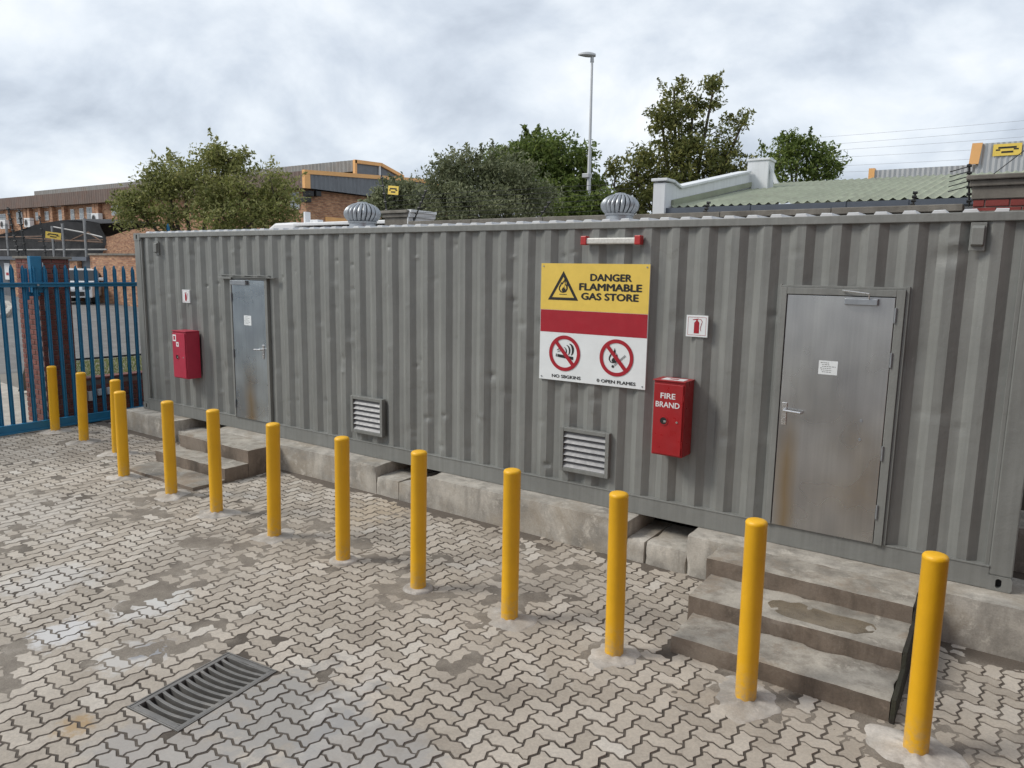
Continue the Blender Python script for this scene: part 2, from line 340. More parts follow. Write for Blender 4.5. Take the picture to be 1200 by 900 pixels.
M['coping'] = weather('coping_concrete', (0.20, 0.185, 0.16), 0.25, 6, 0.85, 0, 0.4, 60, streak=0.4, dirt=(0.07, 0.06, 0.05), dirt_amt=0.7)
M['roof_white'] = weather('roof_white_sheet', (0.56, 0.57, 0.58), 0.06, 5, 0.5, 0, 0.05)
M['iron'] = weather('grate_iron', (0.17, 0.166, 0.158), 0.3, 6, 0.5, 0.2, 0.2, 90, dirt=(0.32, 0.30, 0.27), dirt_amt=0.7, dirt_scale=4)
M['asphalt'] = weather('asphalt', (0.16, 0.157, 0.152), 0.2, 2.0, 0.9, 0, 0.6, 40)
M['soil'] = weather('ground_soil', (0.20, 0.185, 0.16), 0.25, 0.6, 0.95, 0, 0.5, 20)
M['forecourt'] = weather('forecourt_paving', (0.40, 0.37, 0.32), 0.2, 5.0, 0.9, 0, 0.4, 40)
def far_brick():
    m, nt, b = mk('far_face_brick'); p = npos(nt); sep = N(nt, 'ShaderNodeSeparateXYZ', {0: p})
    xy = nmath(nt, 'ADD', sep.outputs[0], sep.outputs[1]); v = N(nt, 'ShaderNodeCombineXYZ', {0: xy, 1: sep.outputs[2]}).outputs[0]
    br = N(nt, 'ShaderNodeTexBrick', {'Vector': v, 'Scale': 1.0, 'Brick Width': 0.23, 'Row Height': 0.085, 'Mortar Size': 0.008,
           'Color1': c4((0.50, 0.28, 0.16)), 'Color2': c4((0.27, 0.12, 0.07)), 'Mortar': c4((0.30, 0.24, 0.19)), 'Bias': -0.1})
    c = nmix(nt, 0.7, br.outputs['Color'], nramp(nt, nnoise(nt, nmap(nt, v, (4.3, 11.5, 1)), 1.0, 2), [(0.3, (0.6, 0.58, 0.55)), (0.7, (1.35, 1.3, 1.25))]), 'MULTIPLY')
    setin(nt, b, 'Base Color', c); b.inputs['Roughness'].default_value = 0.9; return m
M['far_brick'] = far_brick()
M['fascia_brown'] = weather('rusty_fascia', (0.17, 0.125, 0.105), 0.2, 2, 0.7, 0.1, 0.0, streak=0.6, dirt=(0.22, 0.10, 0.06), dirt_amt=0.4)
M['sheet_grey'] = weather('grey_cladding', (0.16, 0.17, 0.185), 0.1, 2, 0.5, 0.2, 0.0, streak=0.3)
M['sheet_old'] = weather('weathered_sheet', (0.26, 0.25, 0.235), 0.12, 2, 0.65, 0.2, 0.0, streak=0.6, dirt=(0.24, 0.15, 0.10), dirt_amt=0.5)
M['sheet_light'] = weather('light_grey_sheet', (0.40, 0.41, 0.42), 0.08, 2, 0.5, 0.3, 0.0, streak=0.3)
M['orange'] = weather('orange_flashing', (0.80, 0.43, 0.16), 0.08, 2, 0.5, 0, 0.0)
M['green_roof'] = weather('mossy_green_roof', (0.285, 0.31, 0.225), 0.15, 1.5, 0.85, 0, 0.2, 30, dirt=(0.20, 0.19, 0.15), dirt_amt=0.5, dirt_scale=2)
M['gutter'] = weather('blue_grey_gutter', (0.085, 0.10, 0.125), 0.1, 4, 0.45, 0, 0.0)
M['wall_white'] = weather('white_painted_wall', (0.66, 0.68, 0.70), 0.06, 2, 0.7, 0, 0.2, 15, streak=0.2)
M['net'] = weather('black_shade_net', (0.022, 0.023, 0.026), 0.3, 1.5, 0.9, 0, 0.3, 3)
M['steel'] = weather('dull_steel', (0.30, 0.30, 0.30), 0.15, 4, 0.5, 0.4, 0.0)
M['rust_steel'] = weather('rusty_steel', (0.16, 0.10, 0.07), 0.3, 6, 0.8, 0.2, 0.2)
M['glass'] = plain('window_glass', (0.25, 0.28, 0.30), 0.12)
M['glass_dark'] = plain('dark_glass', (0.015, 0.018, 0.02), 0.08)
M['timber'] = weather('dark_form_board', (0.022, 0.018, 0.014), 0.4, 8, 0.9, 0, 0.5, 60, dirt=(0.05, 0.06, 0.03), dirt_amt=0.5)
M['car_white'] = plain('car_white', (0.74, 0.75, 0.76), 0.25)
M['tyre'] = plain('tyre_rubber', (0.02, 0.02, 0.02), 0.8)
M['pole'] = weather('pole_galvanised', (0.42, 0.43, 0.44), 0.08, 3, 0.5, 0.4, 0.0)
M['bark'] = weather('bark', (0.07, 0.055, 0.042), 0.3, 6, 0.95, 0, 0.6, 25)
def leaf_mat(name, dark, mid, light):
    m, nt, b = mk(name); g = N(nt, 'ShaderNodeNewGeometry'); p = g.outputs['Position']
    c = nramp(nt, g.outputs['Random Per Island'], [(0.0, dark), (0.55, mid), (1.0, light)])
    c = nmix(nt, 0.6, c, nramp(nt, nnoise(nt, p, 0.9, 3), [(0.35, (0.72, 0.74, 0.7)), (0.65, (1.2, 1.16, 1.1))]), 'MULTIPLY')
    setin(nt, b, 'Base Color', c); b.inputs['Roughness'].default_value = 0.55; b.inputs['Specular IOR Level'].default_value = 0.3
    tr = N(nt, 'ShaderNodeBsdfTranslucent', {'Color': c}); mx = N(nt, 'ShaderNodeMixShader', {0: 0.42, 1: b.outputs[0], 2: tr.outputs[0]})
    nt.links.new(mx.outputs[0], nt.nodes['Material Output'].inputs[0]); return m
M['leaf_olive'] = leaf_mat('leaf_olive', (0.13, 0.15, 0.045), (0.24, 0.26, 0.085), (0.40, 0.39, 0.17))
M['leaf_grey'] = leaf_mat('leaf_grey_green', (0.10, 0.12, 0.06), (0.19, 0.21, 0.115), (0.33, 0.35, 0.22))
M['leaf_green'] = leaf_mat('leaf_green', (0.075, 0.11, 0.025), (0.135, 0.19, 0.045), (0.25, 0.30, 0.09))
M['leaf_brown'] = leaf_mat('leaf_bronze_green', (0.09, 0.105, 0.032), (0.165, 0.185, 0.055), (0.29, 0.275, 0.09))
M['grass'] = leaf_mat('grass_blades', (0.10, 0.13, 0.035), (0.19, 0.23, 0.07), (0.34, 0.34, 0.15))

# ------------------------------------------------------------------ ground, lot, paved yard
def sheet(name, xs, ys, zf, mat, kind='structure', smooth=True):
    vs = [(x, y, zf(x, y)) for y in ys for x in xs]; nx = len(xs)
    fs = [(j*nx+i, j*nx+i+1, (j+1)*nx+i+1, (j+1)*nx+i) for j in range(len(ys)-1) for i in range(nx-1)]
    me = bpy.data.meshes.new(name); me.from_pydata(vs, [], fs); me.materials.append(mat); me.update()
    o = link(name, me); o['kind'] = kind; return o
gx = [-1500, -600, -250, -120, -80, -60] + list(np.arange(-45, -2, 1.5)) + [-1.6, -1.3, 0, 4, 8, 12, 16, 20, 30, 60, 150, 400, 1500]
gy = [-1500, -400, -150, -60, -30, -16, -12, -8, -4, 0, 1.5, 2.8, 5, 8, 12, 18, 25, 35, 50, 80, 150, 400, 1500]
sheet('ground', gx, gy, lambda x, y: terrain(x, y) - (0.09 if x > -1.45 else 0.0), M['soil'])
sheet('parking_lot', list(np.arange(-44, -6, 1.0)), list(np.arange(-14, 19.1, 1.5)), lambda x, y: terrain(x, y)+0.006, M['asphalt'])
sheet('forecourt', list(np.arange(-6.0, -1.5, 0.5))+[-1.55], [-12, -6, -3, -1.5, 0.2], lambda x, y: terrain(x, y)+0.010, M['forecourt'])

# paved yard: interlocking zigzag blocks laid in herringbone
pav = bpy.data.objects.new('pavement', None)
PX0, PX1, PY0, PY1 = -1.12, 15.0, -9.0, 2.6
me = bpy.data.meshes.new('pavement'); me.from_pydata([(PX0, PY0, -0.045), (PX1, PY0, -0.045), (PX1, PY1, -0.045), (PX0, PY1, -0.045)], [], [(0, 1, 2, 3)]); me.materials.append(M['sand'])
bpy.data.objects.remove(pav); pav = link('pavement', me); tag(pav, 'yard paved with sandy grey zigzag blocks', None, None, 'structure')
pav.location = (0, 0, GA); pav.rotation_euler = (0, -math.atan(GB), 0)
def proj(w):
    d = np.asarray(w)-CAM; z = d@FWD
    return (600+FPX*(d@RGT)/z, 450-FPX*(d@UPV)/z, z)
UNIT = 0.1118; AMP = 0.0128
drain = [gnd(*p) for p in ((151, 829), (265, 767), (322, 785.5), (213, 855))]
DC = sum(drain, Vector())/4; DANG = math.atan2((drain[1]-drain[0]).y, (drain[1]-drain[0]).x)-math.pi/2
DHX, DHY = 0.232, 0.382
def in_drain(x, y, mrg=0.0):
    dx_, dy_ = x-DC.x, y-DC.y; c_, s_ = math.cos(-DANG), math.sin(-DANG)
    u, v = dx_*c_-dy_*s_, dx_*s_+dy_*c_; return abs(u) < DHX+mrg and abs(v) < DHY+mrg
def outline(horizontal):
    E_ = []
    def edge(x, y, dxn, dyn):                                    # one unit edge with an S-shaped kink
        hor = dxn != 0; sgn = dxn if hor else dyn
        for t in (0.0, 0.27, 0.73):
            q = t if sgn > 0 else 1-t
            off = {0.27: AMP, 0.73: -AMP}.get(round(q, 2), 0.0)
            E_.append((x+dxn*t*UNIT + (0 if hor else -off), y+dyn*t*UNIT + (off if hor else 0)))
    w, h = (2, 1) if horizontal else (1, 2)
    for i in range(w): edge(i*UNIT, 0, 1, 0)
    for i in range(h): edge(w*UNIT, i*UNIT, 0, 1)
    for i in range(w, 0, -1): edge(i*UNIT, h*UNIT, -1, 0)
    for i in range(h, 0, -1): edge(0, i*UNIT, 0, -1)
    return [(x-w*UNIT/2, y-h*UNIT/2) for x, y in E_]
def inset(poly, d):
    n = len(poly); out = []
    for i in range(n):
        a = Vector(poly[i-1]); b_ = Vector(poly[i]); c_ = Vector(poly[(i+1) % n])
        n1 = (b_-a).normalized(); n2 = (c_-b_).normalized()
        n1 = Vector((-n1.y, n1.x)); n2 = Vector((-n2.y, n2.x)); nn = (n1+n2)
        nn = nn/max(0.6, nn.length_squared/2) if nn.length > 0 else n1
        out.append((b_.x+nn.x*d, b_.y+nn.y*d))
    return out
def paver_geo(horizontal):
    o = outline(horizontal); top = inset(o, 0.0088); bot = inset(o, 0.0072); n = len(o)
    vs = [(x, y, 0.0) for x, y in top]+[(x, y, -0.016) for x, y in bot]
    fs = [tuple(range(n))]+[(i, n+i, n+(i+1) % n, (i+1) % n) for i in range(n)]
    return vs, fs
PG = {True: paver_geo(True), False: paver_geo(False)}
PM = {}
for hh in PG:
    me = bpy.data.meshes.new('paver'); me.from_pydata(PG[hh][0], [], PG[hh][1]); me.update()
    bm = bmesh.new(); bm.from_mesh(me); bmesh.ops.recalc_face_normals(bm, faces=bm.faces); bm.to_mesh(me); bm.free(); me.materials.append(M['paver']); PM[hh] = me
BOLL = [((60.5, 429), (65, 505.5)), ((95, 436.5), (98.5, 517.5)), ((135.5, 445), (137.5, 531)), ((140.5, 458.5), (145.5, 559)), ((196, 470), (201, 580)), ((249.5, 480), (254, 601.5)),
        ((320.5, 496), (321.5, 628.5)), ((401, 512), (402, 657)), ((491.5, 528.5), (490, 690)), ((600.5, 550), (597, 725)), ((725, 577), (719.5, 767)), ((886.5, 609), (873.5, 819)), ((1096.5, 649), (1072.5, 882))]
BPOS = [gnd(*b) for t, b in BOLL]
cells = []
for i in range(int(PX0/UNIT), int(PX1/UNIT)):
    for j in range(int(PY0/UNIT), int(PY1/UNIT)):
        k = (i+j) % 4
        if k not in (0, 2): continue
        hor = k == 0; x = (i+(1 if hor else 0.5))*UNIT; y = (j+(0.5 if hor else 1))*UNIT
        if x < PX0+0.06 or x > PX1-0.1: continue
        if y > -0.20 and x < 12.45: continue
        if 2.28 < x < 3.8 and y > -1.1: continue
        if 10.1 < x < 11.5 and y > -1.7: continue
        if in_drain(x, y, -0.03): continue
        px, py, z = proj((x, y, gz(x)))
        if z < 0.5 or px < -70 or px > 1280 or py > 990 or py < 300: continue
        size = 1.0/z**2 if (0 <= px <= 1200 and 0 <= py <= 900) else 0.0
        cells.append((size, x, y, hor))
cells.sort(key=lambda c: -c[0])
rr = random.Random(3)
def jit():
    return rr.gauss(0, 0.0016), rr.gauss(0, 0.008), rr.gauss(0, 0.008), rr.gauss(0, 0.018)
stv, stf = [], []
def to_drain(x, y):
    c_, s_ = math.cos(-DANG), math.sin(-DANG); return (x-DC.x)*c_-(y-DC.y)*s_, (x-DC.x)*s_+(y-DC.y)*c_
def from_drain(u, v):
    c_, s_ = math.cos(DANG), math.sin(DANG); return DC.x+u*c_-v*s_, DC.y+u*s_+v*c_
def clip_to_drain(ring, x, y):
    hx, hy = DHX+0.020, DHY+0.020; pts = [to_drain(x+u, y+v) for u, v in ring]
    if not any(abs(u) < hx and abs(v) < hy for u, v in pts): return None
    cu, cv = to_drain(x, y); side = 0 if abs(cu)-hx > abs(cv)-hy else 1; sg_ = 1 if (cu, cv)[side] > 0 else -1; lim = (hx, hy)[side]; out = []
    f_ = [sg_*p[side]-lim for p in pts]
    for i in range(len(pts)):
        a, b, fa_, fb2 = pts[i], pts[(i+1) % len(pts)], f_[i], f_[(i+1) % len(pts)]
        if fa_ >= 0: out.append(a)
        if (fa_ >= 0) != (fb2 >= 0): t = fa_/(fa_-fb2); out.append((a[0]+(b[0]-a[0])*t, a[1]+(b[1]-a[1])*t))
    return [tuple(np.subtract(from_drain(*p), (x, y))) for p in out]
nind = 0
for idx, (s_, x, y, hor) in enumerate(cells):
    jz, ta, tb, rz = jit()
    ring_ = [(u, v) for u, v, w in PG[hor][0][:18]]
    cl_ = clip_to_drain(ring_, x, y) if abs(x-DC.x) < 0.7 and abs(y-DC.y) < 0.7 else None
    if cl_ is not None:
        if len(cl_) < 3: continue
        b0 = len(stv); n_ = len(cl_); stv += [(x+u, y+v, jz) for u, v in cl_]+[(x+u, y+v, jz-0.016) for u, v in cl_]
        stf += [tuple(b0+q for q in range(n_))]+[(b0+q, b0+n_+q, b0+n_+(q+1) % n_, b0+(q+1) % n_) for q in range(n_)]; continue
    nind += 1
    if nind <= 300:
        o = bpy.data.objects.new('paver', PM[hor]); COL.objects.link(o); o.parent = pav
        o.location = (x, y, jz); o.rotation_euler = (ta, tb, rz)
    else:
        vs, fs = PG[hor]; c_, s2 = math.cos(rz), math.sin(rz); b0 = len(stv)
        stv += [(x+u*c_-v*s2, y+u*s2+v*c_, w+jz+v*ta-u*tb) for u, v, w in vs]
        stf += [tuple(q+b0 for q in f) for f in fs]
me = bpy.data.meshes.new('paver_field'); me.from_pydata(stv, [], stf); me.materials.append(M['paver']); me.update()
pf = bpy.data.objects.new('paver_field', me); COL.objects.link(pf); pf.parent = pav; pf['kind'] = 'stuff'
# jointing sand, washed up into low drifts around posts and along the plinth
ST = 0.024
xs = np.arange(-1.1, 13.4, ST); ys = np.arange(-6.2, -0.2, ST)
XX, YY = np.meshgrid(xs, ys)
def fbm(X, Y, sc, seed):
    out = np.zeros_like(X); amp = 1.0; tot = 0
    rs = np.random.default_rng(seed)
    for o_ in range(5):
        g_ = rs.random((260, 260)); u = (X*sc+50) % 259; v = (Y*sc+50) % 259
        i0 = u.astype(int) % 259; j0 = v.astype(int) % 259; fu = u-np.floor(u); fv = v-np.floor(v); fu = fu*fu*(3-2*fu); fv = fv*fv*(3-2*fv)
        out += amp*((g_[j0, i0]*(1-fu)+g_[j0, i0+1]*fu)*(1-fv)+(g_[j0+1, i0]*(1-fu)+g_[j0+1, i0+1]*fu)*fv); tot += amp; amp *= 0.55; sc *= 2.1
    return out/tot
n3 = fbm(XX, YY, 11.0, 8); n1 = fbm(XX, YY, 3.0, 1); n2 = fbm(XX, YY, 0.8, 2)
Hs = -0.0050 + 0.0030*np.clip((8.5-XX)/6, 0, 1)*np.clip(n2*1.6-0.2, 0, 1) + (n1-0.5)*0.003 + np.clip((n2-0.56)*0.03, 0, 0.004)
def drift(cx, cy, rad, h):
    global Hs
    d = np.hypot(XX-cx, YY-cy)/rad; Hs = np.maximum(Hs, -0.0065 + (h-0.0055)*np.clip(1.15-d+(n1-0.5)*2.6+(n3-0.5)*1.2, 0, 1.08))
for i_, b_ in enumerate(BPOS): drift(b_.x-0.02, b_.y-0.02, 0.50 if i_ in (3, 4, 6, 8, 9, 11, 12) else 0.32, 0.0138)
for (px, py, r_) in ((455, 665, .42), (520, 655, .25), (175, 600, .45), (225, 635, .35), (240, 560, .35), (640, 700, .3), (880, 790, .4), (1000, 815, .45), (1040, 790, .35), (180, 762, .22), (300, 600, .3), (420, 640, .3)):
    q = gnd(px, py); drift(q.x, q.y, r_, 0.0134)
Hs = np.maximum(Hs, -0.0065 + 0.0105*np.clip(1.2-np.abs(YY+0.30)/0.16+(n1-0.5)*2.4, 0, 1))
ddx = XX-DC.x; ddy = YY-DC.y; cc, ss = math.cos(-DANG), math.sin(-DANG)
Hs = np.where((np.abs(ddx*cc-ddy*ss) < DHX-0.015) & (np.abs(ddx*ss+ddy*cc) < DHY-0.015), -0.30, Hs)
nx, ny = len(xs), len(ys)
V = np.stack([XX.ravel(), YY.ravel(), Hs.ravel()], 1)
ii = (np.arange(ny-1)[:, None]*nx+np.arange(nx-1)[None, :]).ravel()
Fq = np.stack([ii, ii+1, ii+nx+1, ii+nx], 1)
me = bpy.data.meshes.new('joint_sand'); me.vertices.add(len(V)); me.vertices.foreach_set('co', V.ravel())
me.loops.add(Fq.size); me.loops.foreach_set('vertex_index', Fq.ravel().astype(np.int32)); me.polygons.add(len(Fq)); me.polygons.foreach_set('loop_start', np.arange(0, Fq.size, 4, dtype=np.int32))
me.update(calc_edges=True); me.materials.append(M['sand']); me.polygons.foreach_set('use_smooth', [True]*len(Fq))
at_ = me.attributes.new('drift', 'FLOAT', 'POINT'); at_.data.foreach_set('value', np.clip((Hs.ravel()+0.0042)/0.0026, 0, 1).astype(np.float32))
js = bpy.data.objects.new('joint_sand', me); COL.objects.link(js); js.parent = pav; js['kind'] = 'stuff'

# ------------------------------------------------------------------ concrete plinth and the two flights of steps
def rough_box(name, a, b, mats, parent, step=0.05, chip=0.012, seed=0):
    a = Vector(a); b = Vector(b); cnt = [max(2, int(round((b[i]-a[i])/step))) for i in range(3)]; idx = {}; vs = []; fs = []; mi = []
    def vid(i, j, k):
        if (i, j, k) not in idx:
            idx[(i, j, k)] = len(vs); t = [(i, j, k)[q]/cnt[q] for q in range(3)]; p = Vector((a[q]+(b[q]-a[q])*t[q] for q in range(3)))
            ends = [1 if t[q] == 1 else (-1 if t[q] == 0 else 0) for q in range(3)]; n_on = sum(1 for e_ in ends if e_)
            d = Vector((mnoise.noise(p*7+Vector((seed, 0, 0))), mnoise.noise(p*7+Vector((9, seed, 0))), mnoise.noise(p*7+Vector((0, 17, seed)))))*0.0035
            if n_on >= 2:
                w = 0.0012+max(0.0, mnoise.noise(p*4.5+Vector((seed*3, 5, 1)))-0.22)*chip*2.6+max(0.0, mnoise.noise(p*17+Vector((1, seed, 8)))-0.1)*chip*0.7
                d -= Vector(ends)*w
            vs.append(p+d)
        return idx[(i, j, k)]
    for ax in range(3):
        u, v = (ax+1) % 3, (ax+2) % 3
        for end in (0, cnt[ax]):
            if ax == 2 and end == 0: continue
            for i in range(cnt[u]):
                for j in range(cnt[v]):
                    def g(ii, jj): c = [0, 0, 0]; c[ax] = end; c[u] = ii; c[v] = jj; return vid(*c)
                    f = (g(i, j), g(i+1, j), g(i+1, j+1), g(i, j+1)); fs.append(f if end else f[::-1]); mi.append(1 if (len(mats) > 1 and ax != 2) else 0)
    me = bpy.data.meshes.new(name); me.from_pydata([tuple(p) for p in vs], [], fs)
    for m in mats: me.materials.append(m)
    me.polygons.foreach_set('material_index', mi); me.polygons.foreach_set('use_smooth', [True]*len(fs)); me.update(); me.set_sharp_from_angle(angle=math.radians(30))
    return link(name, me, parent)
pli = thing('concrete_plinth', (6, -0.05, gz(6)), 'long weathered concrete plinth strip the grey container stands on', 'plinth')
GZ = -0.50
def block(x0, x1, z, y0=-0.28, y1=0.40): rough_box('block', (x0, y0, GZ), (x1, y1, z), [M['plinth']], pli, 0.045, 0.012, x0)
block(-0.16, 1.36, -0.004); block(1.362, 2.30, -0.16, -0.24); block(2.302, 5.69, -0.004)
block(5.692, 6.06, -0.135, -0.275); block(6.075, 6.50, -0.145, -0.283); block(6.502, 9.08, -0.004)
block(9.082, 9.27, -0.165, -0.278); block(9.276, 9.69, -0.168, -0.275); block(9.692, 14.6, -0.004)
for (a, b_) in ((-0.16, 4.0), (4.002, 8.4), (8.402, 12.5)): block(a, b_, -0.004, 1.9, 2.6)
def steps(label, x0, x1, treads, inset_x=0.0):
    s = thing('concrete_steps', ((x0+x1)/2, treads[-1][0], gz(x0)), label, 'steps', 'steps up to the container doors')
    yb = -0.282
    for (yf, z, zb) in treads:
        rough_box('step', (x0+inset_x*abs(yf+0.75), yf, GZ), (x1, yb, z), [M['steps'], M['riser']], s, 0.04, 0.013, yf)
        yb = yf-0.0
    return s
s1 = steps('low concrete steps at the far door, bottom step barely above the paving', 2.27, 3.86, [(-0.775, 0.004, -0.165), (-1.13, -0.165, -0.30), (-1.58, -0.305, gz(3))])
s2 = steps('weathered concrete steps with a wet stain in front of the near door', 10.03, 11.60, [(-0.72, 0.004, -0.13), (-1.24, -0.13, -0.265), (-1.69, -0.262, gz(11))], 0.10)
bd = MB()
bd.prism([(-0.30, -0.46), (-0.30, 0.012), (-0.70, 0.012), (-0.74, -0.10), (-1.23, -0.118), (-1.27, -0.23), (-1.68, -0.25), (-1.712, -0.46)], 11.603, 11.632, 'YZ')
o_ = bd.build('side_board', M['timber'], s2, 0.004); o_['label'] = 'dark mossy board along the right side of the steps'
pud = MB(); pts = []
for (u, v) in ((398, 384), (412, 376), (440, 376), (468, 384), (500, 384), (530, 398), (565, 408), (600, 420), (640, 428), (690, 440), (728, 452), (738, 466), (726, 478), (700, 478), (672, 481), (640, 474), (600, 468), (565, 456), (530, 447), (495, 438), (460, 428), (430, 415), (408, 399)):
    q = pl(750+u/2.662, 562+v/2.662, 2, -0.1285); pts.append((q.x, q.y))
pud.prism(pts, -0.1298, -0.1284, 'XY'); o_ = pud.build('wet_patch', M['damp'], s2); o_['label'] = 'damp brown wet patch on the middle step'

# ------------------------------------------------------------------ shipping container
CL, CW, CH = 12.192, 2.438, 2.896
con = thing('shipping_container', (CL/2, CW/2, 0), 'long grey corrugated steel container used as a gas store', 'container')
def corr_y(x, depth=0.040):
    t = ((x-11.315) % 0.28)/0.28
    if t < 0.25: return depth*t/0.25
    if t < 0.5: return depth
    if t < 0.75: return depth*(1-(t-0.5)/0.25)
    return 0.0
def side_panel():
    x0, x1, z0, z1 = 0.165, 12.025, 0.18, 2.83
    brk = set([x0, x1]); k = math.floor((x0-11.315)/0.07)
    while 11.315+k*0.07 < x1:
        q = 11.315+k*0.07
        for e_ in (0.0, 0.0233, 0.0467):
            if x0 < q+e_ < x1: brk.add(round(q+e_, 5))
        k += 1
    X = np.array(sorted(brk)); Z = np.linspace(z0, z1, 150)
    def prof(x):                                                    # slightly rounded folds
        return corr_y(x)
    Yp = np.array([prof(x) for x in X])
    XX_, ZZ_ = np.meshgrid(X, Z); YY_ = np.repeat(Yp[None, :], len(Z), 0) + 0.012
    rs = np.random.default_rng(21); dents = []
    for (px, py, a, s_) in [(1110, 300, .022, .10), (1120, 285, -.012, .05), (660, 300, .012, .04), (610, 380, .014, .06), (672, 296, .01, .03), (300, 425, .012, .05), (500, 490, .016, .05), (520, 487, .014, .04),
                            (560, 490, .013, .05), (380, 470, .012, .06), (516, 523, .016, .05), (905, 370, .012, .05), (640, 545, .02, .04), (400, 420, .015, .07), (430, 300, .012, .04), (455, 290, .012, .03), (590, 330, .012, .08),
                            (330, 325, .014, .04), (345, 318, .014, .03), (362, 322, .014, .03), (205, 300, .014, .04), (240, 335, .013, .03), (253, 332, .013, .03), (410, 310, .012, .03), (392, 305, .012, .03), (1060, 420, .01, .15), (600, 352, .014, .05), (575, 440, .013, .05)]:
        q = pl(px, py, 1, 0.01); dents.append((q.x, q.z, a*1.25, s_*0.7))
    for i in range(150): dents.append((0.3+11.5*rs.random()**1.35, rs.uniform(0.25, 2.75), rs.choice([1, 1, -1])*rs.uniform(0.004, 0.013), rs.uniform(0.02, 0.07)))
    for (cx, cz, a, s_) in dents:
        YY_ += a*np.exp(-((XX_-cx)**2/(1.2*s_)**2+(ZZ_-cz)**2/s_**2))
    YY_ += (fbm(XX_, ZZ_, 1.6, 5)-0.5)*0.012
    YY_ = np.maximum(YY_, 0.004)
    nx_, nz_ = len(X), len(Z)
    vs = np.stack([XX_.ravel(), YY_.ravel(), ZZ_.ravel()], 1)
    fs = [(j*nx_+i, j*nx_+i+1, (j+1)*nx_+i+1, (j+1)*nx_+i) for j in range(nz_-1) for i in range(nx_-1)]
    me = bpy.data.meshes.new('side_panel'); me.from_pydata(vs.tolist(), [], fs); me.materials.append(M['container']); me.update()
    me.polygons.foreach_set('use_smooth', [True]*len(me.polygons)); me.set_sharp_from_angle(angle=math.radians(13))
    return link('side_panel', me, con)
side_panel()
MB().box((0.165, CW-0.05, 0.18), (12.025, CW-0.03, 2.83)).build('side_panel', M['container'], con)
def end_panel(x):
    vs, fs = [], []; ysn = np.arange(0.14, CW-0.13, 0.07)
    for i, y in enumerate(ysn):
        o = 0.04*(i % 4 in (1, 2)); xx = x+o if x < 1 else x-o
        vs += [(xx, y, 0.15), (xx, y, 2.85)]
    for i in range(len(ysn)-1): fs.append((2*i, 2*i+2, 2*i+3, 2*i+1))
    m_ = MB(); m_.add(vs, fs); m_.build('end_panel', M['container'], con, fix=False)
end_panel(0.01); end_panel(CL-0.01)
br = MB(); br.box((0.16, 0.0, 0.0), (12.035, 0.010, 0.178)); br.box((0.16, -0.006, 0.176), (12.035, 0.06, 0.190)); br.box((0.16, 0.011, 0.0), (12.035, 0.06, 0.012))
br.build('bottom_rail', M['container'], con, 0.003)
MB().box((0.16, CW-0.06, 0.0), (12.035, CW, 0.19)).build('bottom_rail', M['container'], con)
tr = MB(); tr.box((0.17, 0.0, 2.824), (12.02, 0.062, 2.892)); tr.build('top_rail', M['container'], con, 0.006)
MB().box((0.17, CW-0.06, 2.824), (12.02, CW, 2.892)).build('top_rail', M['container'], con)
for xx in (0.0, CL-0.165):
    MB().box((xx+0.004, CW-0.16, 0.118), (xx+0.161, CW, 2.778)).build('corner_post', M['container'], con, 0.006)
    p_ = MB()
    p_.box((xx+0.003, 0.003, 0.118), (xx+0.162, 0.155, 2.778)); p_.build('corner_post', M['container'], con, 0.010)
    inner = xx+0.162 if xx < 1 else xx-0.028
    MB().box((inner, 0.012, 0.186), (inner+0.031, 0.05, 2.826)).build('post_flange', M['container'], con, 0.004)
def casting(x0, z0, y0, front=True):
    w, h, d = 0.178, 0.118, 0.162; x0 = x0 if x0 < 1 else x0-w
    m_ = MB(); n = 24
    if not front: m_.box((x0, y0, z0), (x0+w, y0+d, z0+h)); m_.build('corner_casting', M['container'], con, 0.008); return
    cx, cz = x0+w/2, z0+h/2; yf = y0-0.003
    rect, oval = [], []
    for i in range(n):
        t = 2*math.pi*(i+0.5)/n; c_, s_ = math.cos(t), math.sin(t)
        k = min(w/2/abs(c_) if abs(c_) > 1e-6 else 9, h/2/abs(s_) if abs(s_) > 1e-6 else 9); rect.append((cx+c_*k, yf, cz+s_*k))
        oval.append((cx+max(-0.020, min(0.020, c_*0.028)), yf, cz+s_*0.038))
    m_.add(rect+oval, [(i, (i+1) % n, n+(i+1) % n, n+i) for i in range(n)])
    m_.add(oval+[(a, yf+0.05, c) for a, b, c in oval], [(i, (i+1) % n, n+(i+1) % n, n+i) for i in range(n)])
    m_.add(rect+[(a, y0+d, c) for a, b, c in rect], [(i, (i+1) % n, n+(i+1) % n, n+i) for i in range(n)])
    o = m_.build('corner_casting', M['container'], con)
    m2 = MB(); m2.add([(a, yf+0.048, c) for a, b, c in oval], [tuple(range(n))]); m2.build('lock_hole', M['dark'], o)
for x_ in (0.0, CL):
    for z_ in (0.0, CH-0.118): casting(x_, z_, 0.0); casting(x_, z_, CW-0.162, False)
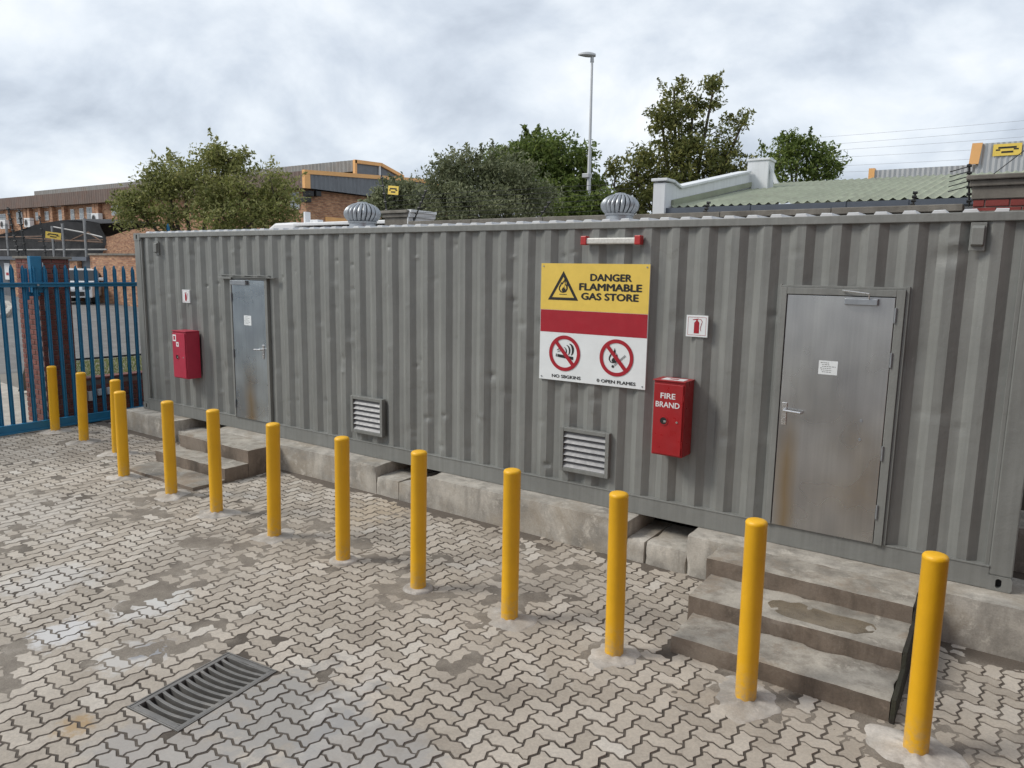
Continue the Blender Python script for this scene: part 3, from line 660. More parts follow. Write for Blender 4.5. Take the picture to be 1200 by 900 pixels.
# floor underside, white ribbed roof sheet
MB().box((0.17, 0.07, 0.13), (12.02, CW-0.07, 0.16)).build('floor', M['dark'], con)
vs, fs = [], []; xs_ = []; x_ = 0.2
prof_ = [(0.0, 0), (0.085, 0), (0.105, 1), (0.185, 1), (0.205, 0)]
while x_ < 11.9:
    for d_, h_ in prof_[:-1]: xs_.append((x_+d_, h_))
    x_ += 0.2055
rr2 = random.Random(5)
for x_, h_ in xs_:
    z_ = 2.884+h_*0.036+rr2.uniform(-.002, .002); vs += [(x_, 0.040, 2.872), (x_, 0.044, z_-0.006), (x_, 0.062, z_), (x_, CW-0.04, z_+0.02)]
for i in range(len(xs_)-1):
    for j in range(3): fs.append((4*i+j, 4*i+4+j, 4*i+5+j, 4*i+1+j))
m_ = MB(); m_.add(vs, fs); m_.build('roof', M['roof_white'], con, smooth=35)
# doors (frame, leaf, hinges, handle, closer, label)
def label_sheet(name, x0, x1, z0, z1, y, parent, seed):
    o = box(name, (x0, y, z0), (x1, y+0.0012, z1), M['white_sign'], parent); r_ = random.Random(seed); m_ = MB()
    for k in range(6):
        z_ = z1-0.016-k*(z1-z0-0.024)/6; a = x0+0.012+r_.uniform(0, .02); b_ = x1-0.012-r_.uniform(0, .07)
        while a < b_:
            w_ = r_.uniform(.006, .02); m_.box((a, y-0.0006, z_-0.004), (min(b_, a+w_), y, z_)); a += w_+0.005
    m_.build('fine_print', M['black'], o); return o
d2 = None
def door(name_label, x0, x1, z0, z1, leafmat, fr, hinge_x, handle_x, lever, near):
    yl = -0.022
    leaf = MB().box((x0, yl, z0), (x1, 0.0, z1)).build('door', leafmat, con, 0.003); leaf['label'] = name_label
    f = MB(); a, b_, c_, d_ = fr
    f.box((a, -0.030, z0-0.002), (x0-0.006, 0.045, d_)); f.box((x1+0.006, -0.030, z0-0.002), (b_, 0.045, d_)); f.box((x0-0.006, -0.0295, z1+0.006), (x1+0.006, 0.044, d_))
    o = f.build('door_frame', M['container'], con, 0.004)
    for hz in ((z1-0.14, z1-0.50, z0+0.78, z0+0.28) if near else (z0+0.2, z0+0.95, z1-0.25)):
        MB().cyl((hinge_x, -0.034, hz-0.06), (hinge_x, -0.034, hz+0.06), 0.009, n=10).build('hinge', M['galv'], leaf, smooth=40)
    hp = MB().box((handle_x-0.022, yl-0.008, 1.10), (handle_x+0.022, yl, 1.30)).build('handle_plate', M['chrome'], leaf, 0.004)
    h = MB(); h.cyl((handle_x, yl, 1.235), (handle_x, yl-0.052, 1.235), 0.012); h.cyl((handle_x, yl-0.048, 1.235), (handle_x+lever*0.145, yl-0.048, 1.228), 0.011, 0.010)
    h.cyl((handle_x+lever*0.145, yl-0.048, 1.228), (handle_x+lever*0.15, yl-0.03, 1.228), 0.0095)
    h.build('handle', M['chrome'], leaf, smooth=40)
    MB().cyl((handle_x, yl-0.014, 1.15), (handle_x, yl-0.006, 1.15), 0.013).build('lock', M['chrome'], leaf, smooth=40)
    return leaf
d2 = door('dull galvanised near door with closer, lever and small notice', 10.372, 11.205, 0.185, 2.235, M['galv_near'], (10.318, 11.275, 0.18, 2.297), 11.215, 10.415, 1, True)
fl = MB(); fl.box((10.300, -0.012, 0.19), (10.3165, 0.03, 2.325)); fl.box((11.2765, -0.012, 0.19), (11.300, 0.03, 2.325)); fl.box((10.3165, -0.014, 2.2985), (11.2765, 0.03, 2.318)); fl.build('door_flashing', M['container'], con, 0.002)
cl = MB().box((10.835, -0.068, 2.168), (11.085, -0.0225, 2.222)).build('closer', M['galv'], d2, 0.006)
MB().tube([(11.02, -0.072, 2.222), (11.02, -0.085, 2.262), (10.81, -0.045, 2.283)], 0.006, 6).build('closer_arm', M['chrome'], d2)
label_sheet('notice', 10.668, 10.818, 1.575, 1.692, -0.0245, d2, 1)
for z_ in (1.215, 1.055): MB().cyl((11.035, -0.022, z_), (11.035, -0.030, z_), 0.012, n=12).build('stud', M['galv'], d2, smooth=40)
d1 = door('bluish galvanised far door with a lever on the right and small notice', 2.585, 3.325, 0.185, 2.20, M['galv_far'], (2.545, 3.385, 0.18, 2.235), 2.578, 3.255, -1, False)
label_sheet('notice', 2.845, 3.01, 1.56, 1.70, -0.0245, d1, 2)
hd = MB(); hd.box((2.31, -0.055, 2.236), (3.58, 0.012, 2.244)); hd.box((2.31, -0.058, 2.212), (2.62, -0.050, 2.2355)); hd.box((2.30, -0.03, 2.26), (3.42, 0.012, 2.272)); hd.build('drip_hood', M['container'], con, 0.002)
MB().box((2.60, -0.060, 2.13), (2.95, -0.0225, 2.195)).build('closer', M['galv'], d1, 0.005)
# louvred vents
def vent(x0, x1, z0, z1, label):
    v = MB(); y0, y1 = -0.040, 0.03; t = 0.042
    v.box((x0, y0, z0), (x0+t, y1, z1)); v.box((x1-t, y0, z0), (x1, y1, z1)); v.box((x0+t, y0+0.001, z0), (x1-t, y1, z0+t)); v.box((x0+t, y0+0.001, z1-t), (x1-t, y1, z1))
    o = v.build('louvre_vent', M['container'], con, 0.004); o['label'] = label
    MB().box((x0+t, 0.010, z0+t), (x1-t, 0.014, z1-t)).build('vent_back', M['dark'], o)
    n = 6; h = (z1-z0-2*t)/n
    for k in range(n):
        zb = z0+t+k*h; s = MB()
        s.add([(x0+t, -0.034, zb+0.004), (x1-t, -0.034, zb+0.004), (x1-t, 0.008, zb+h*0.86), (x0+t, 0.008, zb+h*0.86), (x0+t, -0.030, zb), (x1-t, -0.030, zb), (x1-t, 0.012, zb+h*0.82), (x0+t, 0.012, zb+h*0.82)],
              [(0, 1, 2, 3), (4, 7, 6, 5), (0, 4, 5, 1), (3, 2, 6, 7), (0, 3, 7, 4), (1, 5, 6, 2)])
        s.build('slat', M['slat'], o)
vent(5.01, 5.57, 0.295, 0.775, 'louvred vent between the far door and the danger sign')
vent(8.155, 8.73, 0.312, 0.783, 'louvred vent below the danger sign')
# small factory vents under the top rail
def breather(x0, x1, z0, z1):
    o = MB().box((x0-0.012, -0.004, z0), (x1+0.012, 0.012, z1)).build('breather_vent', M['container'], con, 0.003)
    MB().prism([(-0.005, z0+0.03), (-0.038, z0+0.045), (-0.038, z1-0.04), (-0.005, z1-0.02)], x0, x1, 'YZ').build('breather_hood', M['container'], o, 0.004)
breather(11.675, 11.755, 2.605, 2.815); breather(0.62, 0.70, 2.55, 2.76)

# ------------------------------------------------------------------ signs, cabinets and lamp on the container
sg = thing('danger_sign', (8.47, -0.01, 1.27), 'large yellow, red and white DANGER FLAMMABLE GAS STORE sign', 'sign')
SX0, SX1, SZ0, SZ1 = 7.86, 9.084, 1.266, 2.481
MB().box((SX0, -0.008, SZ0), (SX1, 0.010, SZ1)).build('panel', M['white_sign'], sg, 0.002)
ZY, ZR = 2.005, 1.772
box('yellow_field', (SX0+0.0, -0.0095, ZY), (SX1, -0.0081, SZ1), M['yellow_sign'], sg)
box('red_band', (SX0+0.004, -0.0097, ZR), (SX1-0.004, -0.0081, ZY-0.003), M['red_sign'], sg)
def S(px, py): q = pl(px, py, 1, -0.01); return q.x, q.z
yp = -0.0112
for body, (ax, ay), (bx, by) in (('DANGER', (691.5, 330), (741, 321)), ('FLAMMABLE', (678.5, 341), (753, 332)), ('GAS STORE', (680.8, 352), (749, 343))):
    x0, z0 = S(ax, ay); x1, z1 = S(bx, by)
    zc = {'DANGER': 2.345, 'FLAMMABLE': 2.250, 'GAS STORE': 2.155}[body]
    text_fit(body, x0, x1, zc-0.037, zc+0.037, yp, M['black'], sg, bold=0.048)
def tri(cx, zb, w, h): return [(cx-w/2, zb), (cx+w/2, zb), (cx, zb+h)]
ta = S(660.6, 317.5); tl = S(642.2, 351); trr = S(677.5, 352)
o3 = [(tl[0], tl[1]), (trr[0], tl[1]), (ta[0], ta[1])]
i3 = inset(o3, 0.034)
m_ = MB(); m_.add([(x, yp, z) for x, z in o3]+[(x, yp, z) for x, z in i3], [(i, (i+1) % 3, 3+(i+1) % 3, 3+i) for i in range(3)]); m_.build('warning_triangle', M['black'], sg, fix=False)
FL = [(0, 0), (0.28, 0.05), (0.44, 0.28), (0.42, 0.52), (0.30, 0.68), (0.30, 0.52), (0.20, 0.60), (0.22, 0.80), (0.12, 1.0), (0.06, 0.82), (-0.14, 0.66), (-0.22, 0.72), (-0.24, 0.60), (-0.40, 0.40), (-0.42, 0.22), (-0.26, 0.04)]
fc = ((tl[0]+trr[0])/2, tl[1]+0.075)
def poly_flat(poly, y, name, mat, parent):
    m_ = MB(); n = len(poly); m_.add([(u, y, v) for u, v in poly], [tuple(range(n))]); return m_.build(name, mat, parent, fix=False)
poly_flat([(fc[0]+u*0.125, fc[1]+v*0.155) for u, v in FL], yp, 'flame', M['black'], sg)
poly_flat([(fc[0]+u*0.085, fc[1]+0.012+v*0.105) for u, v in FL], yp-0.0006, 'flame_heart', M['yellow_sign'], sg)
poly_flat([(fc[0]+u*0.055+0.006, fc[1]+0.012+v*0.06) for u, v in FL], yp-0.0012, 'flame_core', M['black'], sg)
box('ground_line', (fc[0]-0.045, yp, fc[1]-0.018), (fc[0]+0.045, yp+0.001, fc[1]-0.012), M['black'], sg)
def prohibit(cpx, rad):
    cx, cz = S(*cpx)
    MB().ring((cx, cz), rad, rad*0.80, yp-0.0022, yp-0.0012, 48).build('red_ring', M['red_sign'], sg, fix=True)
    a = math.radians(-48); ux, uz = math.cos(a), math.sin(a); vx, vz = -uz, ux; L_ = rad*0.9; w = rad*0.105
    poly_flat([(cx+ux*s*L_+vx*t*w, cz+uz*s*L_+vz*t*w) for s, t in ((-1, -1), (1, -1), (1, 1), (-1, 1))], yp-0.0026, 'red_bar', M['red_sign'], sg); return cx, cz
R_ = 0.186
cx, cz = prohibit((661.5, 414), R_)
poly_flat([(cx-0.085, cz-0.012), (cx+0.105, cz-0.030), (cx+0.105, cz-0.062), (cx-0.085, cz-0.042)], yp, 'cigarette', M['black'], sg)
poly_flat([(cx-0.104, cz-0.008), (cx-0.094, cz-0.010), (cx-0.094, cz-0.042), (cx-0.104, cz-0.040)], yp, 'cigarette_tip', M['black'], sg)
def swoosh(pts, w, mat=M['black'], name='smoke'):
    n = len(pts); L_, R2 = [], []
    for i, (u, v) in enumerate(pts):
        a = pts[max(0, i-1)]; b_ = pts[min(n-1, i+1)]; d = Vector((b_[0]-a[0], b_[1]-a[1])).normalized(); ww = w*math.sin(math.pi*min(0.96, max(0.06, (i+0.4)/n)))
        L_.append((u-d.y*ww, v+d.x*ww)); R2.append((u+d.y*ww, v-d.x*ww))
    m_ = MB(); m_.add([(u, yp, v) for u, v in L_]+[(u, yp, v) for u, v in R2], [(i, i+1, n+i+1, n+i) for i in range(n-1)]); m_.build(name, mat, sg, fix=False)
for dx_, s_, w_ in ((0.0, 0.75, 0.006), (0.03, 0.95, 0.009), (0.062, 1.1, 0.013)):
    swoosh([(cx+dx_+0.045*math.sin(t)*s_-0.012, cz-0.018+0.05*s_+0.052*s_*math.cos(t)*1.15) for t in [0.1+0.3*k for k in range(9)]], w_)
swoosh([(cx-0.095+0.07*k/6, cz+0.012+0.035*math.sin(0.4+k*0.25)) for k in range(7)], 0.006)
swoosh([(cx-0.085+0.05*k/6, cz+0.002+0.02*math.sin(0.4+k*0.25)) for k in range(7)], 0.004)
cx, cz = prohibit((722.2, 419.5), R_)
poly_flat([(cx-0.035+u*0.13*0.9-v*0.0, cz-0.055+v*0.155) for u, v in FL], yp, 'flame', M['black'], sg)
poly_flat([(cx-0.035+u*0.075, cz-0.045+v*0.10) for u, v in FL], yp-0.0006, 'flame_heart', M['white_sign'], sg)
poly_flat([(cx-0.03+u*0.05, cz-0.045+v*0.06) for u, v in FL], yp-0.0010, 'flame_core', M['black'], sg)
a_ = math.radians(42)
for off in (-0.006, 0.006):
    m_ = MB(); m_.tube([(cx-0.02-off*math.sin(a_), yp, cz-0.075+off*math.cos(a_)), (cx+0.098-off*math.sin(a_), yp, cz+0.03+off*math.cos(a_))], 0.0017, 5); m_.build('match_stick', M['black'], sg)
MB().lathe([(0.0, 0.0004), (0.014, 0.0003), (0.013, 0.0)], (cx-0.035, yp, cz-0.088), 16, 'Y').build('match_head', M['black'], sg)
x0, z0 = S(646.5, 446); x1, z1 = S(680.5, 441); text_fit('NO SBGKINS', x0, x1, 1.296, 1.330, yp, M['black'], sg, bold=0.030)
x0, z0 = S(699, 452); x1, z1 = S(745, 446); text_fit('0 OPEN FLAMES', x0, x1, 1.296, 1.330, yp, M['black'], sg, bold=0.030)
for (u, v) in ((SX0+0.03, SZ1-0.03), (SX1-0.03, SZ1-0.03), (SX0+0.03, SZ0+0.03), (SX1-0.03, SZ0+0.03)):
    MB().cyl((u, -0.008, v), (u, -0.014, v), 0.008, n=8).build('rivet', M['galv'], sg)
def fire_sign(x0, x1, z0, z1, label):
    s = thing('extinguisher_sign', ((x0+x1)/2, -0.01, z0), label, 'sign', 'fire extinguisher signs')
    box('panel', (x0, -0.008, z0), (x1, 0.010, z1), M['white_sign'], s, 0.002)
    w = x1-x0; cx = (x0+x1)/2; y = -0.0092
    m_ = MB(); t = w*0.012
    for a, b_ in (((x0+w*.08, z0+w*.08), (x1-w*.08, z0+w*.08+t)), ((x0+w*.08, z1-w*.08-t), (x1-w*.08, z1-w*.08)), ((x0+w*.08, z0+w*.08+t), (x0+w*.08+t, z1-w*.08-t)), ((x1-w*.08-t, z0+w*.08+t), (x1-w*.08, z1-w*.08-t))):
        m_.box((a[0], y, a[1]), (b_[0], y+0.001, b_[1]))
    m_.build('border_line', M['red_sign'], s)
    b0 = z0+w*0.16
    poly_flat([(cx-w*.13, b0), (cx+w*.11, b0), (cx+w*.11, b0+w*.48), (cx+w*.05, b0+w*.56), (cx-w*.05, b0+w*.56), (cx-w*.13, b0+w*.48)], y, 'extinguisher_body', M['red_sign'], s)
    poly_flat([(cx-w*.04, b0+w*.56), (cx+w*.03, b0+w*.56), (cx+w*.03, b0+w*.63), (cx+w*.08, b0+w*.67), (cx-w*.2, b0+w*.62), (cx-w*.2, b0+w*.59), (cx-w*.04, b0+w*.60)], y, 'extinguisher_head', M['red_sign'], s)
    m_ = MB(); m_.tube([(cx+w*.04, y, b0+w*.62), (cx+w*.17, y, b0+w*.64), (cx+w*.24, y, b0+w*.54), (cx+w*.20, y, b0+w*.40), (cx+w*.16, y, b0+w*.22), (cx+w*.19, y, b0+w*.12)], w*0.012, 5); m_.build('extinguisher_hose', M['red_sign'], s)
fire_sign(9.470, 9.677, 1.818, 2.018, 'small white fire extinguisher sign right of the large danger sign')
fire_sign(1.308, 1.500, 1.824, 2.022, 'small white fire extinguisher sign near the far left end of the container')
def cabinet(x0, x1, z0, z1, d, mat, label, near):
    s = thing('fire_cabinet', ((x0+x1)/2, 0, z0), label, 'cabinet', 'red fire extinguisher cabinets')
    box('body', (x0, -d+0.012, z0+0.006), (x1, 0.01, z1-0.006), mat, s, 0.006)
    MB().box((x0-0.008, -d-0.004, z1-0.006), (x1+0.008, 0.008, z1+0.006)).build('lid', mat, s, 0.004)
    dr = MB().box((x0+0.012, -d-0.006, z0+0.02), (x1-0.012, -d+0.0115, z1-0.03)).build('door', mat, s, 0.005)
    cx = (x0+x1)/2; lx = x0+(x1-x0)*0.38; lz = z0+(z1-z0)*(0.475 if near else 0.46)
    MB().ring((lx, lz), 0.043, 0.034, -d-0.012, -d-0.006, 24).build('lock_ring', mat, dr)
    MB().cyl((lx, -d-0.0065, lz), (lx, -d-0.009, lz), 0.034, n=20).build('lock_recess', M['black'], dr)
    MB().box((lx+0.002, -d-0.016, lz-0.014), (lx+0.026, -d-0.009, lz+0.004)).build('key', M['chrome'], dr, 0.002)
    MB().cyl((x1-0.06, -d-0.006, lz), (x1-0.06, -d-0.013, lz), 0.010, n=10).build('latch', M['chrome'], dr)
    for hz in (z0+0.13, z1-0.15): MB().cyl((x1-0.006, -d, hz-0.03), (x1-0.006, -d, hz+0.03), 0.005, n=8).build('hinge', mat, dr)
    if near:
        text_fit('FIRE', x0+0.075, x1-0.085, 1.245, 1.298, -d-0.0072, M['white'], dr, bold=0.022)
        text_fit('BRAND', x0+0.03, x1-0.04, 1.162, 1.215, -d-0.0072, M['white'], dr, bold=0.022)
        t_ = MB().box((x0+0.06, -d+0.03, z1+0.0062), (x1-0.03, -0.06, z1+0.0078)).build('sticker', M['white_sign'], s)
        MB().box((x0+0.12, -d+0.07, z1+0.0079), (x1-0.10, -0.10, z1+0.0088)).build('sticker_print', M['cabinet'], t_)
    else:
        for (a, b_, c_, e_) in ((x0+0.03, x0+0.115, z1-0.155, z1-0.055), (x0+0.115, x0+0.18, z1-0.235, z1-0.165)):
            t_ = box('sticker', (a, -d-0.0075, c_), (b_, -d-0.0062, e_), M['white_sign'], dr)
            box('sticker_print', (a+0.02, -d-0.0083, c_+0.02), (b_-0.02, -d-0.0076, e_-0.02), M['cabinet_far'], t_)
cabinet(9.265, 9.572, 0.692, 1.412, 0.22, M['cabinet'], 'red metal cabinet lettered FIRE BRAND below the danger sign', True)
cabinet(1.335, 1.685, 0.672, 1.402, 0.23, M['cabinet_far'], 'faded red fire cabinet with stickers left of the far door', False)
lp = thing('emergency_lamp', (8.67, 0, 2.66), 'white strip lamp with red end caps above the danger sign', 'lamp')
MB().box((8.40, -0.055, 2.672), (8.94, 0.010, 2.732)).build('diffuser', M['lamp_white'], lp, 0.012)
for a, b_ in ((8.345, 8.41), (8.93, 8.995)): MB().box((a, -0.066, 2.664), (b_, 0.011, 2.752)).build('end_cap', M['lamp_red'], lp, 0.008)

# ------------------------------------------------------------------ roof turbine ventilators
def turbine(c, rad, hgt, z0, label):
    s = thing('roof_ventilator', (c[0], c[1], z0), label, 'ventilator', 'turbine ventilators on the container roof')
    zb = z0+0.14
    MB().lathe([(rad*0.86, -0.02), (rad*0.80, 0.03), (rad*0.74, 0.035), (rad*0.72, 0.14)], (c[0], c[1], z0), 28).build('base', M['galv'], s, smooth=30)
    MB().lathe([(rad*0.78, 0), (rad*0.80, 0.02), (rad*0.74, 0.03)], (c[0], c[1], zb), 28).build('ring', M['galv'], s, smooth=30)
    MB().lathe([(rad*0.36, 0), (rad*0.26, 0.022), (0.001, 0.03)], (c[0], c[1], zb+hgt*0.98-0.006), 24).build('cap', M['galv'], s, smooth=40)
    MB().lathe([(rad*0.66, 0), (rad*0.62, hgt*0.9)], (c[0], c[1], zb), 20).build('core', M['dark'], s)
    n = 22; vs = []; K = 11; zc = zb+hgt*0.46
    for k in range(K):
        ph = math.radians(-44+122*k/(K-1)); r_ = rad*math.cos(ph); z_ = zc+hgt*0.56*math.sin(ph)
        for (da, rr_) in ((0.0, 0.955), (0.09, 1.03), (0.17, 1.02), (0.238, 0.93)):
            a = da+0.20*k/(K-1); vs.append((c[0]+r_*rr_*math.cos(a), c[1]+r_*rr_*math.sin(a), z_))
    fs = [(4*k+j, 4*k+j+1, 4*k+5+j, 4*k+4+j) for k in range(K-1) for j in range(3)]
    fin0 = None
    for i in range(n):
        a = 2*math.pi*i/n; m_ = MB()
        m_.add([(c[0]+(x-c[0])*math.cos(a)-(y-c[1])*math.sin(a), c[1]+(x-c[0])*math.sin(a)+(y-c[1])*math.cos(a), z) for x, y, z in vs], fs)
        m_.build('fin', M['galv'], s, smooth=60, fix=False)
turbine((4.01, 1.2), 0.262, 0.29, 2.90, 'silver turbine ventilator on the roof nearer the far end')
turbine((8.14, 1.2), 0.214, 0.24, 2.90, 'silver turbine ventilator on the roof above the danger sign')

# ------------------------------------------------------------------ bollards
BL = ['yellow bollard closest to the left edge, against the blue gate', 'second yellow bollard from the left in front of the blue gate', 'yellow bollard by the container corner, partly hidden by the bollard before it',
      'yellow bollard at the left end of the long row, before the hidden one', 'yellow bollard in front of the left side of the far steps', 'yellow bollard in front of the right side of the far steps',
      'yellow bollard just right of the far steps', 'yellow bollard left of the smaller louvred vent, on a round mortar collar', 'yellow bollard in front of the plinth gap, with a round white collar',
      'yellow bollard midway along the row, left of the vent below the danger sign', 'yellow bollard in front of the red FIRE BRAND cabinet', 'yellow bollard in front of the near steps, left half', 'nearest and tallest yellow bollard, right of the near steps']
rb = random.Random(11)
for i, ((t_, b_), lab) in enumerate(zip(BOLL, BL)):
    g = BPOS[i]; top = pl(t_[0], t_[1], 1, g.y); h = top.z-g.z; lean = (top.x-g.x)*0.8
    s = thing('bollard', g, lab, 'bollard', 'yellow bollards guarding the container'); s.location.z = gz(g.x)
    r = 0.0685; prof = [(r, -0.05), (r, h-0.030), (r*1.015, h-0.028), (r*1.015, h-0.022), (r*0.99, h-0.014), (r*0.9, h-0.005), (r*0.72, h), (r*0.35, h+0.004), (0.002, h+0.005)]
    m_ = MB(); n = 32
    m_.lathe(prof, (g.x, g.y, g.z), n)
    m_.v = [(x+lean*(z-g.z)/h, y, z) for x, y, z in m_.v]
    m_.build('post', M['bollard'], s, smooth=35)
    neat = i in (7, 8)
    R0 = 0.135 if neat else rb.uniform(0.20, 0.27); H0 = 0.030 if neat else rb.uniform(0.026, 0.04)
    vs, fs = [], []; K = 8; nn = 48; ph = [rb.uniform(0, 6.28) for _ in range(5)]
    for k in range(K+1):
        q = k/K
        for j in range(nn):
            a = 2*math.pi*j/nn
            w = 1+(0.02 if neat else 0.15)*(math.sin(2*a+ph[0])+0.6*math.sin(3*a+ph[1])+0.5*math.sin(5*a+ph[2])+0.3*math.sin(9*a+ph[3]))
            rad = 0.06+(R0*w-0.06)*q
            z = (H0*(1-q**6) if neat else H0*(1-q)**0.8*(1+0.15*math.sin(7*a+ph[4])))-0.004 - (0.014 if k == K else 0)
            z += 0.005*q*mnoise.noise(Vector((g.x*9+rad*math.cos(a)*30, g.y*9+rad*math.sin(a)*30, i)))
            vs.append((g.x+rad*math.cos(a), g.y+rad*math.sin(a), g.z+z))
    for k in range(K):
        for j in range(nn): fs.append((k*nn+j, k*nn+(j+1) % nn, (k+1)*nn+(j+1) % nn, (k+1)*nn+j))
    m_ = MB(); m_.add(vs, fs); m_.build('mortar_collar', M['collar'], s, smooth=50)

# ------------------------------------------------------------------ drain grate
dr = thing('drain_grate', (DC.x, DC.y, gz(DC.x)), 'rectangular cast iron drain grate with curved slots in the paving', 'drain')
dr.rotation_euler = (0, -math.atan(GB), DANG)
def dbuild(m_, name, mat, bevel=0.0, smooth=None):
    o = m_.build(name, mat, None, bevel, smooth); o.parent = dr; return o
f = MB(); fw = 0.030
for a, b_ in (((-DHX, -DHY), (-DHX+fw, DHY)), ((DHX-fw, -DHY), (DHX, DHY)), ((-DHX+fw, -DHY), (DHX-fw, -DHY+fw)), ((-DHX+fw, DHY-fw), (DHX-fw, DHY))): f.box((a[0], a[1], -0.06), (b_[0], b_[1], 0.003))
dbuild(f, 'grate_frame', M['iron'], 0.003)
f = MB()
for a, b_ in (((-DHX-0.014, -DHY-0.014), (-DHX-0.003, DHY+0.014)), ((DHX+0.003, -DHY-0.014), (DHX+0.014, DHY+0.014)), ((-DHX-0.003, -DHY-0.014), (DHX+0.003, -DHY-0.004)), ((-DHX-0.003, DHY+0.004), (DHX+0.003, DHY+0.014))): f.box((a[0], a[1], -0.06), (b_[0], b_[1], 0.005))
dbuild(f, 'outer_frame', M['iron'], 0.002)
NB = 12; pitch = (2*DHY-2*fw)/NB
for k in range(NB+1):
    yc = -DHY+fw+k*pitch; m_ = MB(); vs, fs = [], []; K = 10
    if k in (0, NB): hw = 0.004
    else: hw = pitch*0.19
    for q in range(K+1):
        u = -1+2*q/K; x = u*(DHX-fw); bow = -0.022*(1-u*u)+0.012
        y = yc+bow
        y = min(DHY-fw-0.005, max(-DHY+fw+0.005, y))
        vs += [(x, y-hw*0.6, -0.06), (x, y+hw*0.6, -0.06), (x, y+hw, 0.001), (x, y-hw, 0.001)]
    for q in range(K):
        for j in range(4): fs.append((4*q+j, 4*q+(j+1) % 4, 4*q+4+(j+1) % 4, 4*q+4+j))
    m_.add(vs, fs); dbuild(m_, 'bar', M['iron'], 0.002)
f = MB(); f.box((-DHX+0.01, -DHY+0.01, -0.32), (DHX-0.01, DHY-0.01, -0.28)); dbuild(f, 'sump', M['dark'])

# ------------------------------------------------------------------ blue palisade gate, brick pillar and low wall beyond
gt = thing('palisade_gate', (-1.0, -1.5, gz(-1)), 'blue steel palisade gate with pointed pales at the left', 'gate')
def pale(m_, x, y, z0, z1, w=0.068):
    pr = [(-0.5, 0.012), (-0.28, 0.0), (-0.1, 0.016), (0.1, 0.016), (0.28, 0.0), (0.5, 0.012)]
    tops = [z1-0.10, z1-0.055, z1, z1, z1-0.055, z1-0.10]; tops = [z1-0.085, z1-0.03, z1-0.05, z1-0.05, z1-0.03, z1-0.085]
    tops[2] = tops[3] = z1; vs = []
    for (u, d_), tz in zip(pr, tops): vs += [(x+d_, y+u*w, z0), (x+d_, y+u*w, tz)]
    vs2 = [(a-0.004, b_, c_) for a, b_, c_ in vs]; n = len(pr)
    fs = [(2*i, 2*i+2, 2*i+3, 2*i+1) for i in range(n-1)]
    m_.add(vs, fs); m_.add(vs2, [tuple(reversed(f_)) for f_ in fs])
py_ = [-1.571+0.1605*k for k in range(-14, 14)]
for y in py_:
    m_ = MB(); pale(m_, -1.045, y, -0.16, 2.36+0.01*math.sin(y*7)); m_.build('pale', M['blue'], gt, fix=False)
r_ = MB(); r_.box((-1.025, -3.9, 2.01), (-0.975, 0.72, 2.075)); r_.box((-0.975, -3.9, 2.055), (-0.955, 0.72, 2.085)); r_.build('top_rail', M['blue'], gt, 0.004)
r_ = MB(); r_.box((-1.03, -3.9, -0.285), (-0.96, 0.72, -0.155)); r_.box((-0.96, -3.9, -0.300), (-0.93, 0.72, -0.27)); r_.build('bottom_rail', M['blue'], gt, 0.005)
MB().cyl((-0.953, -1.08, 2.045), (-0.94, -1.08, 2.045), 0.018, n=8).build('bolt', M['galv'], gt)
bk = thing('gate_bracket', (-1.15, -1.0, 1.9), 'blue steel guide box at the top of the gate beside the pillar', 'bracket')
m_ = MB(); m_.box((-1.16, -1.12, 1.92), (-1.06, -0.955, 2.50)); m_.build('guide_box', M['blue'], bk, 0.006)
m_ = MB(); m_.box((-1.24, -1.17, 1.80), (-1.165, -1.125, 2.30)); m_.box((-1.24, -1.124, 1.86), (-1.165, -0.96, 1.93)); m_.build('guide_arm', M['blue'], bk, 0.004)
BRM = {}
def brick_mesh(L_, mat):
    k = (round(L_, 3), mat.name)
    if k not in BRM:
        m_ = MB(); a = 0.006; h = 0.0365
        m_.add([(-L_/2, 0, -h), (L_/2, 0, -h), (L_/2, 0, h), (-L_/2, 0, h), (-L_/2+a, -0.012, -h+a), (L_/2-a, -0.012, -h+a), (L_/2-a, -0.012, h-a), (-L_/2+a, -0.012, h-a)],
               [(4, 5, 6, 7), (0, 1, 5, 4), (1, 2, 6, 5), (2, 3, 7, 6), (3, 0, 4, 7)])
        me = bpy.data.meshes.new('brick'); me.from_pydata(m_.v, [], m_.f); me.materials.append(mat); me.update(); BRM[k] = me
    return BRM[k]
rbk = random.Random(9)
def brick_face(parent, p0, p1, z0, z1, rotz, mat):
    """courses of bricks on a vertical face from p0 to p1 (left to right seen from outside)"""
    p0 = Vector((p0[0], p0[1], 0)); p1 = Vector((p1[0], p1[1], 0)); L_ = (p1-p0).length; d = (p1-p0)/L_; row = 0; z = z0+0.042
    while z < z1-0.03:
        s = 0.0
        first = True
        while s < L_-0.02:
            w = 0.105 if (first and row % 2) else 0.222
            w = min(w, L_-s-0.004)
            if w > 0.03:
                c = p0+d*(s+w/2); o = bpy.data.objects.new('brick', brick_mesh(w, mat)); COL.objects.link(o); o.parent = parent
                o.matrix_parent_inverse = Matrix.Translation(-parent.location)
                o.location = (c.x, c.y, z); o.rotation_euler = (0, 0, rotz+rbk.gauss(0, 0.006))
            s += w+0.011; first = False
        z += 0.0845; row += 1
PXF, PYF = -1.26, -0.955
pil = thing('brick_pillar', (-1.6, -0.7, gz(-1.6)), 'square dark red brick pillar behind the blue gate', 'pillar')
box('core', (-1.99, PYF+0.012, -0.34), (PXF-0.012, -0.44, 2.46), M['mortar'], pil)
brick_face(pil, (-1.99, PYF+0.012), (PXF-0.012, PYF+0.012), -0.32, 2.46, 0.0, M['brick'])
